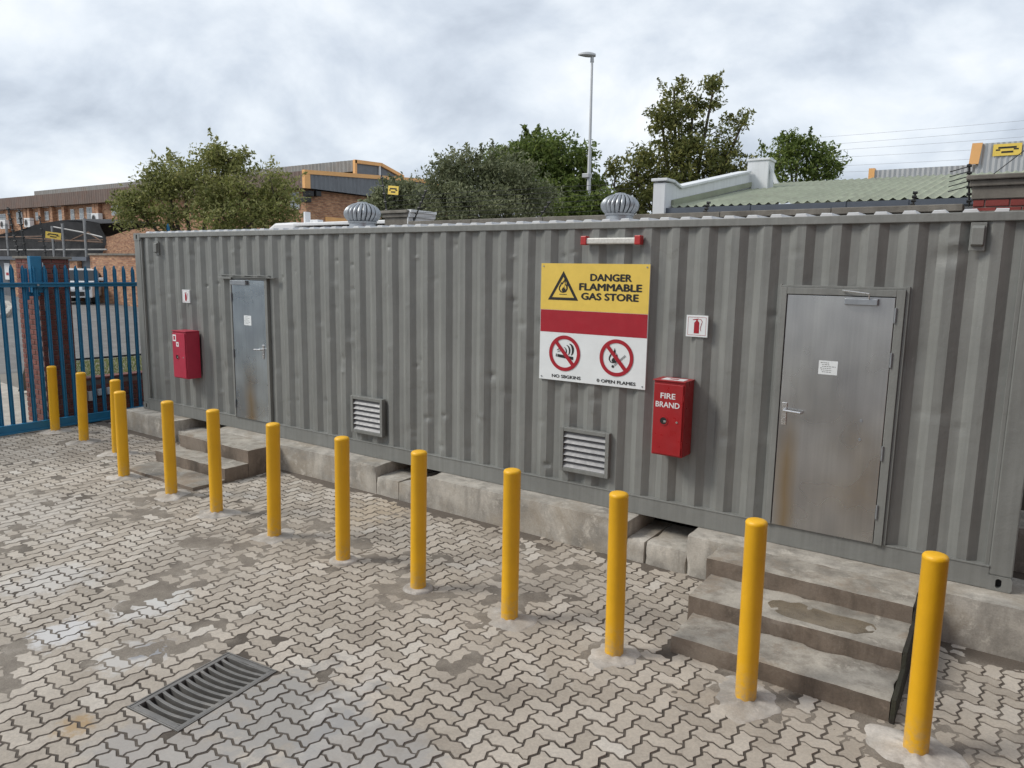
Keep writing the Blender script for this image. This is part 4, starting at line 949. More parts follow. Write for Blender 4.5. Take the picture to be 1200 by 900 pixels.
brick_face(pil, (PXF-0.012, PYF+0.012), (PXF-0.012, -0.44), -0.32, 2.46, math.pi/2, M['brick'])
box('cap', (-2.03, PYF-0.03, 2.46), (PXF+0.03, -0.40, 2.50), M['coping'], pil, 0.006)
m_ = MB(); m_.tube([(PXF+0.012, -0.86+0.01*math.sin(k), 2.40-k*0.14) for k in range(14)]+[(PXF+0.012, -0.80, 0.35)], 0.007, 6); m_.build('cable', M['white'], pil)
lw = thing('low_wall', (-1.5, 0.2, gz(-1.5)), 'low dark brick wall between the pillar and the container', 'wall')
box('core', (-1.62, -0.425, -0.34), (-1.412, 3.4, 0.36), M['mortar'], lw)
brick_face(lw, (-1.412, -0.425), (-1.412, 1.0), -0.32, 0.33, math.pi/2, M['brick'])
box('wall_cap', (-1.64, -0.425, 0.36), (-1.395, 3.4, 0.40), M['brick'], lw, 0.006)
m_ = MB(); m_.tube([(-1.5, -0.43, 0.735), (-1.5, 1.6, 0.72)], 0.018, 8); m_.build('rail', M['black'], lw)
for (y0, y1, z0, z1) in ((-0.235, -0.135, 0.00, 0.165), (-0.06, 0.045, 0.075, 0.19), (0.10, 0.175, 0.075, 0.20)):
    o = box('conduit_box', (-1.40, y0, z0), (-1.345, y1, z1), M['white'], lw, 0.006)
    o['label'] = 'white electrical box'
# planted bank with grass behind the low wall
bank = sheet('grass_bank', [-4.6, -4.2, -3.5, -2.5, -1.63], list(np.arange(-0.05, 5, 0.6)), lambda x, y: 0.34 if x > -4.4 else -0.2, M['soil'])
rg = np.random.default_rng(4); n = 9000
gxv = rg.uniform(-4.3, -1.66, n); gyv = rg.uniform(-0.03, 3.4, n); vs = []; fs = []
for i in range(n):
    a = rg.uniform(0, 6.28); h = rg.uniform(0.02, 0.075); w = 0.006; lx, ly = rg.normal(0, .02, 2)
    b0 = len(vs); vs += [(gxv[i]-w*math.cos(a), gyv[i]-w*math.sin(a), 0.338), (gxv[i]+w*math.cos(a), gyv[i]+w*math.sin(a), 0.338), (gxv[i]+lx, gyv[i]+ly, 0.34+h)]; fs.append((b0, b0+1, b0+2))
me = bpy.data.meshes.new('grass'); me.from_pydata(vs, [], fs); me.materials.append(M['grass']); me.update()
tag(link('grass', me), 'thin yellow green grass on the bank behind the low wall', 'grass', None, 'stuff')
# palisade of the same blue running on behind the container, its tip showing over the roof
fb = thing('palisade_fence', (-1.05, 2.7, gz(-1)), 'blue palisade fence pale whose tip shows above the container roof', 'fence')
q = pl(196.5, 262, 0, -1.05)
m_ = MB(); pale(m_, -1.05, q.y, -0.2, q.z); m_.build('pale', M['blue'], fb, fix=False)

# ------------------------------------------------------------------ boundary wall behind the container with coping, pillars and electric fence
bw = thing('boundary_wall', (7, 3.3, gz(7)), 'boundary wall with weathered coping just behind the container', 'wall')
box('wall_body', (2.0, 3.24, -0.45), (15, 3.44, 3.14), M['coping'], bw)
for k in range(6):
    x0 = 3.075+k*1.387; box('coping_stone', (x0, 3.20, 3.141), (x0+1.381, 3.48, 3.215+0.003*(k % 3)), M['coping'], bw, 0.008)
for k in range(3):
    x0 = 12.35+k*0.9; box('coping_stone', (x0, 3.20, 3.141), (x0+0.894, 3.48, 3.215), M['coping'], bw, 0.008)
def wall_pillar(x0, x1, y0, y1, ztop, label, white_side):
    s = thing('wall_pillar', ((x0+x1)/2, (y0+y1)/2, gz(x0)), label, 'pillar', 'brick pillars of the boundary wall')
    box('core', (x0+0.013, y0+0.013, -0.45), (x1-0.013, y1-0.013, ztop-0.26), M['mortar'], s)
    brick_face(s, (x0+0.013, y0+0.013), (x1-0.013, y0+0.013), ztop-0.26-0.51, ztop-0.26, 0.0, M['brick_near'])
    brick_face(s, (x1-0.013, y0+0.013), (x1-0.013, y1-0.013), ztop-0.26-0.51, ztop-0.26, math.pi/2, M['brick_near'])
    b_ = MB(); b_.box((x0-0.01, y0-0.01, ztop-0.259), (x1+0.01, y1+0.01, ztop-0.125)); b_.build('plaster_band', M['coping'], s, 0.006)
    MB().box((x0-0.04, y0-0.04, ztop-0.124), (x1+0.035, y1+0.04, ztop-0.056)).build('moulding', M['coping'], s, 0.012)
    MB().box((x0-0.075, y0-0.075, ztop-0.055), (x1+0.06, y1+0.075, ztop)).build('cap', M['coping'], s, 0.012)
    if white_side:
        c = MB(); pr = [(x1+0.012, ztop-0.24), (x1+0.035, ztop-0.24), (x1+0.04, ztop-0.13), (x1+0.075, ztop-0.12), (x1+0.085, ztop-0.05), (x1+0.11, ztop-0.04), (x1+0.11, ztop+0.006), (x1+0.012, ztop+0.006)]
        c.prism(pr, y0-0.02, y1+0.12, 'XZ'); o = c.build('cornice', M['white'], s, 0.004); o['label'] = 'white painted cornice on the right side'
wall_pillar(2.47, 3.0, 3.27, 3.82, 3.415, 'brick pillar with white cornice behind the left roof ventilator', True)
wall_pillar(11.47, 12.25, 3.27, 3.95, 3.530, 'brick pillar with weathered concrete cap at the right edge', False)
ef = thing('electric_fence', (7, 3.34, 3.16), 'electric fence wires on dark posts along the boundary wall', 'fence')
def insul_post(parent, a, b_, n_, arm=0.05, r=0.012, tilt=(0, 0, 0)):
    m_ = MB(); m_.cyl(a, b_, r, r, 8); a = Vector(a); b_ = Vector(b_)
    o = m_.build('post', M['black'], parent)
    for k in range(n_):
        c = a.lerp(b_, (k+0.6)/n_); m2 = MB(); m2.cyl(c-Vector((arm*0.5, 0, -0.01)), c+Vector((arm*0.5, 0, 0.01)), 0.019, 0.014, 8); m2.build('insulator', M['black'], o)
    return o
for (a, b_) in (((455, 243), (447, 205)), ((484, 250), (500, 222)), ((1138, 218), (1136, 192)), ((1069, 243), (1073, 225)), ((826, 250), (831, 237)), ((630, 258), (645, 236))):
    A = pl(a[0], a[1], 1, 3.34); B = pl(b_[0], b_[1], 1, 3.34); A.z = min(A.z, 3.2); insul_post(ef, A, B, 6 if abs(a[1]-b_[1]) > 22 else 4)
for k in range(7):
    z = 3.22+k*0.075; m_ = MB(); m_.tube([(2.5+x*0.48, 3.34, z+0.008*math.sin(x*2+k)) for x in range(11)], 0.0042, 4); m_.build('wire', M['black'], ef)
for k in range(5):
    p0 = Vector((11.41, 3.33, 3.42+k*0.055)); m_ = MB(); m_.tube([p0, p0+Vector((-0.19, 0.0, -0.05))], 0.006, 5); m_.build('bracket_rod', M['black'], ef)
m_ = MB(); A = pl(1206, 172, 1, 3.34); B = pl(1167, 202, 1, 3.34); C = pl(1148, 216, 1, 3.34); m_.tube([A, B, C], 0.005, 5); m_.build('stay_wire', M['black'], ef)
def warn_sign(c, w, h, ux, label, seed, tilt=0.0):
    s = thing('fence_warning_sign', c, label, 'sign', 'yellow electric fence warning signs'); ux = Vector(ux).normalized(); uz = Vector((0, 0, 1)); uz = (uz*math.cos(tilt)+ux*math.sin(tilt)); ux = ux*math.cos(tilt)-Vector((0, 0, 1))*math.sin(tilt); n_ = ux.cross(uz)
    def P(u, v, d): return Vector(c)+ux*u*w+uz*v*h+n_*d
    def slab(name, u0, u1, v0, v1, d0, d1, mat, par):
        m_ = MB(); m_.add([P(u, v, d) for d in (d0, d1) for (u, v) in ((u0, v0), (u1, v0), (u1, v1), (u0, v1))], [(0, 3, 2, 1), (4, 5, 6, 7), (0, 1, 5, 4), (1, 2, 6, 5), (2, 3, 7, 6), (3, 0, 4, 7)]); return m_.build(name, mat, par)
    slab('plate', -.5, .5, -.5, .5, 0, 0.006, M['yellow_sign'], s)
    for (u0, u1, v0, v1) in ((-.32, .32, .10, .26), (-.40, -.24, -.06, .06), (.22, .40, -.04, .08), (-.2, .22, -.28, -.12)): slab('dark_print', u0, u1, v0, v1, 0.0062, 0.009, M['black'], s)
warn_sign(pl(461, 223, 1, 3.33), 0.25, 0.15, (1, 0, 0), 'small yellow warning sign on the electric fence above the wall pillar', 1, 0.1)
# leaning electric fence stays at the gate pillar
es = thing('electric_fence_stay', (-3.0, -0.4, gz(-3)), 'dark leaning electric fence stays with insulators above the gate', 'fence')
box('anchor_post', (-3.05, -0.46, -0.35), (-2.95, -0.36, 2.05), M['rust_steel'], es)
insul_post(es, at(35, 335, 13.5), at(22.5, 246, 13.5), 12, 0.09, 0.018); insul_post(es, at(26, 318, 13.5), at(9, 243, 13.5), 12, 0.09, 0.016); insul_post(es, at(54, 300, 13.6), at(46, 253, 13.6), 7, 0.05, 0.012)
for k in range(6):
    a = at(0, 300-k*9, 13.5); b_ = at(58, 300-k*8, 13.5); m_ = MB(); m_.tube([a, b_], 0.004, 4); m_.build('wire', M['black'], es)
warn_sign(at(62.5, 276, 13.0), 0.27, 0.115, (RGT[0], RGT[1], 0), 'pale yellow warning sign on the wires left of the container', 2, 0.12)

# ------------------------------------------------------------------ brick factory building far left
def corr_sheet(m_, p0, p1, z0, z1, nrm, pitch=0.25, dep=0.035, ztop2=None):
    p0 = Vector(p0); p1 = Vector(p1); L_ = (p1-p0).length; d = (p1-p0)/L_; n = int(L_/(pitch/2)); vs = []
    for i in range(n+1):
        s = L_*i/n; q = p0+d*s+Vector(nrm)*(dep if (i//1) % 2 else 0); zt = z1 if ztop2 is None else z1+(ztop2-z1)*s/L_
        vs += [(q.x, q.y, z0), (q.x, q.y, zt)]
    m_.add(vs, [(2*i, 2*i+2, 2*i+3, 2*i+1) for i in range(n)])
fc_ = at(357, 220, 38); XB, YB, ZE = fc_.x, fc_.y, fc_.z; ZT = at(357, 200.5, 38).z
bld = thing('factory_building', (XB-20, YB+10, 0.5), 'brown brick factory with rusty fascia and orange trimmed grey gable', 'building')
XL = -64.0; YD = 34.0; GB0 = 0.3
box('wall', (XL, YB+0.45, GB0), (XB-0.45, YD, ZE-0.01), M['far_brick'], bld)
m_ = MB(); corr_sheet(m_, (XL, YB, 0), (XB, YB, 0), ZE, ZT, (0, -1, 0), 0.30, 0.04); m_.box((XL, YB+0.01, ZE), (XB-0.02, YB+0.5, ZE+0.03)); m_.build('fascia', M['fascia_brown'], bld, fix=False)
zr = pl(461, 208, 0, XB); slope = (zr.z-ZT)/(zr.y-YB); YR = YB+9.0; ZRG = ZT+slope*9.0
m_ = MB(); m_.add([(XL, YB+0.02, ZT-0.01), (XB-0.03, YB+0.02, ZT-0.01), (XB-0.03, YR, ZRG-0.02), (XL, YR, ZRG-0.02), (XL, YD, ZT-0.5), (XB-0.03, YD, ZT-0.5)], [(0, 1, 2, 3), (3, 2, 5, 4)]); m_.build('roof', M['sheet_old'], bld, fix=False)
m_ = MB(); corr_sheet(m_, (XB, YB+0.3, 0), (XB, YR, 0), ZE, ZT, (1, 0, 0), 0.30, 0.04, ZRG-0.2); corr_sheet(m_, (XB, YR, 0), (XB, YD, 0), ZE, ZRG-0.2, (1, 0, 0), 0.3, 0.04, ZT); m_.build('gable_cladding', M['sheet_grey'], bld, fix=False)
m_ = MB(); m_.prism([(YB-0.06, ZT-0.16), (YB-0.06, ZT+0.05), (YR, ZRG+0.05), (YR, ZRG-0.16)], XB-0.1, XB+0.10, 'YZ'); m_.box((XB-0.1, YB-0.06, ZE-0.02), (XB+0.10, YB+0.30, ZT-0.155)); m_.build('orange_trim', M['orange'], bld, fix=False)
m_ = MB(); m_.prism([(YR+0.01, ZRG-0.16), (YR+0.01, ZRG+0.05), (YD, ZT+0.1), (YD, ZT-0.1)], XB-0.1, XB+0.10, 'YZ'); m_.build('orange_trim', M['orange'], bld, fix=False)
# raised roof section set back from the eaves
cA = pl(415, 187.5, 0, XB-0.6); cB = pl(446, 191.5, 0, XB-0.6); cC = pl(472, 206, 0, XB-0.6); cD = pl(415, 204, 0, XB-0.6)
XM = XB-0.6; XL2 = pl(40, 226, 1, cA.y).x
up = MB(); corr_sheet(up, (XL2, cA.y, 0), (XM, cA.y, 0), cD.z+0.15, cA.z, (0, -1, 0), 0.3, 0.04); up.build('clerestory_fascia', M['sheet_old'], bld, fix=False)
up = MB(); up.add([(XM, cA.y, cD.z-0.6), (XM, cA.y, cA.z), (XM, cB.y, cB.z), (XM, cC.y, cC.z), (XM, cC.y, cC.z-1.2)], [(0, 1, 2, 3, 4)]); up.build('clerestory_gable', M['sheet_grey'], bld, fix=False)
up = MB(); up.add([(XL2, cA.y, cA.z-0.01), (XM, cA.y, cA.z-0.01), (XM, cB.y, cB.z-0.01), (XL2, cB.y, cB.z-0.01), (XM, cC.y, cC.z-0.01), (XL2, cC.y, cC.z-0.01)], [(0, 1, 2, 3), (3, 2, 4, 5)]); up.build('clerestory_roof', M['sheet_old'], bld, fix=False)
up = MB(); t_ = 0.085
for a, b_ in ((cA, cB), (cB, cC)): up.prism([(a.y-0.02, a.z-2*t_), (a.y-0.02, a.z+0.02), (b_.y, b_.z+0.02), (b_.y, b_.z-2*t_)], XM-0.05, XM+0.12, 'YZ')
up.box((XM-0.05, cA.y-0.06, cD.z-0.1), (XM+0.12, cA.y+0.10, cA.z+0.0)); up.build('orange_trim', M['orange'], bld, fix=False)
up = MB(); q = pl(444, 200, 0, XM); up.box((XM+0.01, q.y-0.05, cD.z-0.3), (XM+0.10, q.y+0.05, cB.z-0.1)); up.build('downpipe', M['white'], bld)
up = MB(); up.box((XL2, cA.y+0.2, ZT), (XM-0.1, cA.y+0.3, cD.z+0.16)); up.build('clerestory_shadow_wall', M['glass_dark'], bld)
def fwin(px0, px1, py0, py1):
    a = pl(px0, py0, 1, YB+0.45); b_ = pl(px1, py1, 1, YB+0.45)
    w = MB().box((a.x, YB+0.40, b_.z), (b_.x, YB+0.44, a.z)).build('window', M['white'], bld); n_ = max(1, round((b_.x-a.x)/0.55))
    for k in range(n_):
        u0 = a.x+0.05+k*(b_.x-a.x-0.05)/n_; u1 = a.x+(k+1)*(b_.x-a.x-0.05)/n_
        for (v0, v1) in ((b_.z+0.05, (a.z+b_.z)/2-0.02), ((a.z+b_.z)/2+0.02, a.z-0.05)): MB().box((u0, YB+0.385, v0), (u1, YB+0.395, v1)).build('pane', M['glass'], w)
for (x0, x1, y0, y1) in ((0, 8, 251, 262), (19.5, 27.5, 249, 262), (42, 47, 249, 258), (53, 58, 248, 258), (69, 74.5, 246, 258), (83, 88, 245.5, 258), (93.5, 99, 244.5, 257), (102, 110.5, 243, 257.5), (131, 141, 241, 252), (340.5, 351.5, 226, 245)): fwin(x0, x1, y0, y1)
for x in (12, 33, 37, 50, 64, 78, 114, 118):
    a = pl(x, 245, 1, YB+0.45); MB().box((a.x-0.18, YB+0.18, 2.8), (a.x+0.18, YB+0.449, ZE-0.02)).build('brick_pier', M['far_brick'], bld)
for (px, py, w_) in ((31.5, 261, 0.95), (111, 256, 0.95), (3, 263, 0.9)):
    a = pl(px, py, 1, YB-0.15); s = MB().box((a.x-w_/2, YB-0.15, a.z-0.34), (a.x+w_/2, YB+0.15, a.z+0.34)).build('air_conditioner', M['white'], bld, 0.02)
    MB().ring((a.x-0.12, a.z), 0.26, 0.20, YB-0.165, YB-0.15, 20).build('fan_grille', M['steel'], s)
    MB().cyl((a.x-0.12, YB-0.15, a.z), (a.x-0.12, YB-0.156, a.z), 0.20, n=18).build('fan', M['black'], s)
for (px, py) in ((358, 234), (361, 227), (370, 227)):
    a = pl(px, py, 0, XB-0.3); MB().box((a.x-0.2, a.y-0.18, a.z-0.14), (a.x+0.25, a.y+0.18, a.z+0.14)).build('flood_light', M['black'], bld, 0.02)
o = MB(); a = pl(381, 254, 0, XB-0.43); o.box((XB-0.44, a.y, 2.5), (XB-0.40, a.y+2.6, a.z)); o.build('orange_door_head', M['orange'], bld)
# front wing: low brick wall with grey roller door
fw_ = thing('brick_outbuilding', (-24, 11, 0.5), 'low brick outbuilding with grey roller doors beyond the gate', 'building')
qa = at(105, 299, 33); qb = at(160, 298.5, 33)
Yw = qa.y
xr0 = pl(0, 300, 1, Yw).x; xm_ = pl(105, 300, 1, Yw).x; xr1 = pl(200, 300, 1, Yw).x; zt_ = qa.z
box('wall', (xm_, Yw, 0.2), (xr1, Yw+0.4, zt_), M['far_brick'], fw_); box('wall_coping', (xm_-0.05, Yw-0.06, zt_), (xr1, Yw+0.46, zt_+0.08), M['coping'], fw_)
box('back_wall', (xr0-14, Yw+1.2, 0.2), (xm_, Yw+1.4, zt_-0.1), M['brick'], fw_)
box('roof_slab', (xr0-14, Yw+0.11, zt_-0.20), (xm_-0.01, Yw+7.0, zt_-0.10), M['coping'], fw_)
box('gutter', (xr0-14, Yw-0.15, zt_-0.25), (xm_-0.01, Yw+0.1, zt_-0.08), M['gutter'], fw_)
m_ = MB(); corr_sheet(m_, (xr0-14, Yw+0.2, 0), (xm_, Yw+0.2, 0), 0.3, zt_-0.2, (0, -1, 0), 0.16, 0.03); m_.build('roller_door', M['sheet_grey'], fw_, fix=False)
for px in (18, 54, 88):
    a = pl(px, 320, 1, Yw); box('brick_pier', (a.x-0.35, Yw-0.05, 0.2), (a.x+0.35, Yw+0.15, zt_-0.26), M['far_brick'], fw_)
a = pl(8.5, 318, 1, Yw+0.1); o = box('door_notice', (a.x-0.3, Yw+0.10, a.z-0.42), (a.x+0.3, Yw+0.13, a.z+0.42), M['white'], fw_); box('notice_print', (a.x-0.15, Yw+0.095, a.z-0.2), (a.x+0.15, Yw+0.0995, a.z-0.06), M['red_sign'], o)
kb = thing('kerb', (-20, 5, 0.5), 'pale concrete kerb edging the lot at the left edge', 'kerb')
ka = [at(-12, 384, 25), at(6, 381, 25.5), at(14, 374, 28), at(9, 369, 31)]
for i in range(3):
    a, b_ = ka[i], ka[i+1]; za_ = terrain(a.x, a.y); zb_ = terrain(b_.x, b_.y); m_ = MB(); d = (b_-a); nrm = Vector((-d.y, d.x, 0)).normalized()*0.09
    m_.add([(p.x+s*nrm.x, p.y+s*nrm.y, z+h) for p, z in ((a, za_), (b_, zb_)) for s, h in ((-1, -.1), (1, -.1), (1, .14), (-1, .14))], [(0, 1, 2, 3), (7, 6, 5, 4), (0, 4, 5, 1), (1, 5, 6, 2), (2, 6, 7, 3), (3, 7, 4, 0)]); m_.build('kerb_stone', M['plinth'], kb, 0.02)
# shade-net carport on steel posts
cpt = thing('shade_net_carport', (-20, 7.5, 2.6), 'black shade net canopy on steel posts before the brick factory', 'carport')
Yc = Yw+0.55
def cp(px, py, dy=0.0): return pl(px, py, 1, Yc+dy)
prof = [(-30, 281), (0, 275), (20, 271), (28, 268), (40, 264), (55, 261), (72, 258), (90, 258.5), (104, 259.5), (118, 262)]
vs, fs = [], []
for i, (px, py) in enumerate(prof):
    a = cp(px, py); b_ = cp(px, 301.5)
    for k in range(9):
        t = k/8; q = a.lerp(Vector((a.x, a.y, b_.z)), t); vs.append((q.x+0.0, q.y+0.15*math.sin(t*3.1)+0.06*math.sin(px*0.3+k), q.z))
for i in range(len(prof)-1):
    for k in range(8): fs.append((i*9+k, (i+1)*9+k, (i+1)*9+k+1, i*9+k+1))
m_ = MB(); m_.add(vs, fs); m_.build('net_curtain', M['net'], cpt, smooth=60, fix=False)
vs, fs = [], []
for i, (px, py) in enumerate(prof):
    a = cp(px, py)
    for k in range(5): vs.append((a.x, a.y+k*1.2, a.z+0.35*math.sin(k/4*math.pi)*0.5+0.02*math.sin(i+k)))
for i in range(len(prof)-1):
    for k in range(4): fs.append((i*5+k, (i+1)*5+k, (i+1)*5+k+1, i*5+k+1))
m_ = MB(); m_.add(vs, fs); m_.build('net_roof', M['net'], cpt, smooth=60, fix=False)
for px, t_ in ((7, 262), (61, 265), (73, 262), (98.5, 256)):
    a = cp(px, t_, -0.35); m_ = MB(); m_.cyl((a.x, a.y, zt_-0.12), a, 0.065, 0.065, 8); m_.build('post', M['steel'], cpt)
for (p, q_, r_) in (((63, 266, ), (100, 273), .035), ((100, 273), (120, 278), .035), ((84, 281), (104, 272), .03), ((103, 272), (119, 283), .03), ((30, 279), (120, 284), .03), ((-5, 278), (50, 277), .03), ((0, 293), (125, 292.5), .035), ((45, 283), (121, 281), .02)):
    m_ = MB(); m_.cyl(cp(p[0], p[1], -0.32), cp(q_[0], q_[1], -0.32), r_, r_, 6); m_.build('brace', M['steel'] if r_ > 0.03 else M['rust_steel'], cpt)
# parked white car seen through the pales
def car(center, yaw, label):
    s = thing('parked_car', center, label, 'car'); Rm = Matrix.Rotation(yaw, 4, 'Z')
    def cbuild(m_, name, mat, par=None, bevel=0.0, smooth=None):
        o = m_.build(name, mat, None, bevel, smooth); o.parent = par or s; return o
    s.rotation_euler = (0, 0, yaw)
    L_, W_ = 3.9, 1.68
    prof = [(-1.95, 0.28), (-1.95, 0.62), (-1.88, 0.80), (-0.95, 0.96), (-0.35, 1.42), (0.2, 1.50), (1.2, 1.47), (1.75, 1.05), (1.93, 0.95), (1.95, 0.35)]
    b = MB(); vs = []
    for (x, z) in prof:
        wy = W_/2 if z < 1.0 else W_/2-(z-1.0)*0.35
        vs += [(x, -wy, z), (x, wy, z)]
    n = len(prof); fs = [(2*i, 2*i+2, 2*i+3, 2*i+1) for i in range(n-1)]+[tuple(2*i for i in range(n))[::-1], tuple(2*i+1 for i in range(n)), (0, 1, 2*n-1, 2*n-2)]
    b.add(vs, fs); body = cbuild(b, 'body', M['car_white'], None, 0.05)
    w = MB(); w.add([(-0.93, -0.70, 1.0), (-0.93, 0.70, 1.0), (-0.39, 0.58, 1.41), (-0.39, -0.58, 1.41)], [(0, 1, 2, 3)]); w.v = [(x-0.02, y, z+0.015) for x, y, z in w.v]; cbuild(w, 'windscreen', M['glass_dark'], None)
    for sd_ in (-1, 1):
        w = MB(); w.prism([(-0.75, 1.02), (-0.30, 1.37), (1.15, 1.40), (1.5, 1.05)], sd_*(W_/2-0.05), sd_*(W_/2-0.02), 'XZ'); cbuild(w, 'side_window', M['glass_dark'])
        h = MB(); h.box((-1.965, sd_*0.62-0.16, 0.62), (-1.86, sd_*0.62+0.16, 0.76)); cbuild(h, 'headlight', M['glass'], None, 0.03)
        mi = MB(); mi.box((-0.72, sd_*0.92-0.1, 0.98), (-0.6, sd_*0.92+0.1, 1.12)); cbuild(mi, 'mirror', M['car_white'], None, 0.03)
        for xw in (-1.25, 1.25):
            t = MB(); t.cyl((xw, sd_*0.66, 0.30), (xw, sd_*0.85, 0.30), 0.30, n=20); wh = cbuild(t, 'wheel', M['tyre'], None, 0.03)
            t = MB(); t.cyl((xw, sd_*0.851, 0.30), (xw, sd_*0.86, 0.30), 0.19, n=16); r_ = cbuild(t, 'rim', M['steel'], wh)
    g = MB(); g.box((-1.975, -0.55, 0.36), (-1.94, 0.55, 0.54)); cbuild(g, 'grille', M['black'], None, 0.01)
    p = MB(); p.box((-1.985, -0.25, 0.56), (-1.95, 0.25, 0.64)); cbuild(p, 'number_plate', M['white'], None)
cc_ = at(98, 350, 33.0); cc_.z = terrain(cc_.x, cc_.y)+0.006
car(cc_, math.radians(140), 'white car parked before the outbuilding, seen through the gate')
# white flat-roofed shed with dark glass between tree and ventilator
ws = thing('white_shed', (-3.5, 7.5, 0), 'white flat roofed kiosk with dark window band behind the container', 'shed')
Yk = 7.0; ka_ = pl(349, 264, 1, Yk); kb_ = pl(455, 264, 1, Yk); kl = pl(312, 264, 1, Yk)
box('body', (ka_.x+0.1, Yk+0.1, 0.0), (kb_.x-0.1, Yk+2.0, ka_.z-0.12), M['white'], ws)
box('roof', (ka_.x-0.05, Yk-0.1, ka_.z-0.03), (kb_.x, Yk+2.2, ka_.z+0.06), M['white'], ws, 0.02)
for k in range(5):
    w_ = (kb_.x-ka_.x-0.1)/5; x0 = ka_.x+0.06+k*w_; box('window', (x0, Yk+0.02, ka_.z-0.75), (x0+w_-0.03, Yk+0.06, ka_.z-0.06), M['glass_dark'], ws)
MB().prism([(kl.x, kl.z-1.2), (kl.x, kl.z-0.12), (kl.x+0.35, kl.z+0.05), (ka_.x-0.12, kl.z+0.06), (ka_.x-0.12, kl.z-1.2)], Yk, Yk+1.6, 'XZ').build('rounded_end', M['white'], ws, 0.06)
for px, w_ in ((360, .07), (372, .25), (368, .1)):
    a = pl(px, 259, 1, Yk+0.8); MB().box((a.x-w_/2, Yk+0.7, a.z-0.35), (a.x+w_/2, Yk+0.9, a.z+(0.25 if w_ < .1 else 0.03))).build('roof_fitting', M['white'], ws, 0.01)

# ------------------------------------------------------------------ building with the green roof, and the big shed behind it
YG = 8.0; ge = pl(785, 243, 1, YG); XG = ge.x
gr = thing('green_roofed_building', (XG+4, 12, -0.3), 'low white building with mossy green corrugated roof and white parapet', 'building')
rg_ = pl(911, 214.7, 0, XG); RZ, RY = rg_.z, rg_.y
XE = 24.0
box('wall', (XG+0.02, YG+0.5, -0.5), (XE, 22, ge.z-0.10), M['wall_white'], gr)
vs, fs = [], []; n = int((XE-XG)/0.059)
for i in range(n+1):
    x = XG+0.05+i*0.059; w = 0.028*math.cos(i*math.pi/1.5)
    vs += [(x, YG-0.06, ge.z+w), (x, (YG+RY)/2, (ge.z+RZ)/2+w+0.008*math.sin(i*0.13)), (x, RY, RZ+w)]
for i in range(n):
    for j in range(2): fs.append((3*i+j, 3*i+3+j, 3*i+4+j, 3*i+1+j))
m_ = MB(); m_.add(vs, fs); m_.build('roof', M['green_roof'], gr, smooth=70, fix=False)
m_ = MB(); m_.add([(XG, RY, RZ-0.02), (XE, RY, RZ-0.02), (XE, RY+7, ge.z), (XG, RY+7, ge.z)], [(0, 1, 2, 3)]); m_.build('rear_roof', M['green_roof'], gr, fix=False)
vs = []
m_ = MB(); m_.prism([(YG-0.20, ge.z-0.13), (YG-0.20, ge.z-0.03), (YG-0.04, ge.z-0.045), (YG-0.04, ge.z-0.15)], XG-0.05, XE, 'YZ'); m_.build('gutter', M['gutter'], gr)
box('fascia', (XG+0.0, YG-0.03, ge.z-0.38), (XE, YG+0.05, ge.z-0.155), M['wall_white'], gr)
for px in (878, 990, 1063):
    a = pl(px, 243, 1, YG-0.2); box('gutter_strap', (a.x-0.015, YG-0.215, ge.z-0.15), (a.x+0.015, YG-0.203, ge.z-0.02), M['gutter'], gr)
# stepped parapet along the left gable
pf0 = pl(787, 214, 0, XG); pk0 = pl(879, 203, 0, XG); pk1 = pl(879, 187, 0, XG); pk2 = pl(905, 187, 0, XG)
m_ = MB(); m_.prism([(YG-0.28, 2.8), (YG-0.28, pf0.z-0.03), (YG+0.10, pf0.z), (YG+0.5, pf0.z-0.08), (pk0.y-0.05, pk0.z), (pk0.y+0.3, pk0.z), (pk0.y+0.3, 3.5)], XG-0.26, XG+0.0, 'YZ'); m_.build('parapet', M['wall_white'], gr, 0.01)
m_ = MB()
cpl = [(YG+0.10, pf0.z), (YG+0.5, pf0.z-0.08), (pk0.y-0.05, pk0.z)]
for a, b_ in zip(cpl[:-1], cpl[1:]): m_.prism([(a[0], a[1]+0.002), (a[0], a[1]+0.06), (b_[0], b_[1]+0.06), (b_[0], b_[1]+0.002)], XG-0.30, XG+0.05, 'YZ')
m_.box((XG-0.30, YG-0.32, pf0.z+0.001), (XG+0.05, YG+0.10, pf0.z+0.06)); m_.build('parapet_cap', M['wall_white'], gr, 0.012)
m_ = MB(); fa = (YG+0.05, ge.z+0.03); fb_ = (RY-0.5, RZ-0.0)
m_.prism([(fa[0], fa[1]), (fa[0], fa[1]+0.12), (fb_[0], fb_[1]+0.12), (fb_[0], fb_[1])], XG+0.005, XG+0.06, 'YZ'); m_.build('flashing', M['green_roof'], gr)
box('chimney', (XG-0.08, pk0.y+0.005, 3.6), (XG+0.46, pk0.y+0.55, pk1.z-0.03), M['wall_white'], gr, 0.01); box('chimney_cap', (XG-0.11, pk0.y-0.025, pk1.z-0.028), (XG+0.49, pk0.y+0.58, pk1.z+0.03), M['wall_white'], gr, 0.01)
m_ = MB(); m_.prism([(XG+0.462, pk1.z-0.25), (XG+0.462, pk1.z-0.12), (XG+0.70, RZ-0.30), (XG+0.60, RZ-0.30)], pk0.y+0.1, pk0.y+0.2, 'XZ'); m_.build('chimney_stay', M['wall_white'], gr)
bs = thing('corrugated_shed', (14, 32, 0), 'light grey corrugated shed with orange corner flashing behind the green roof', 'building')
YS = 30.0
def sp(px, py): return pl(px, py, 1, YS)
a0, a1, b0_, b1 = sp(1022, 198.5), sp(1143, 193), sp(1146, 169.5), sp(1290, 163)
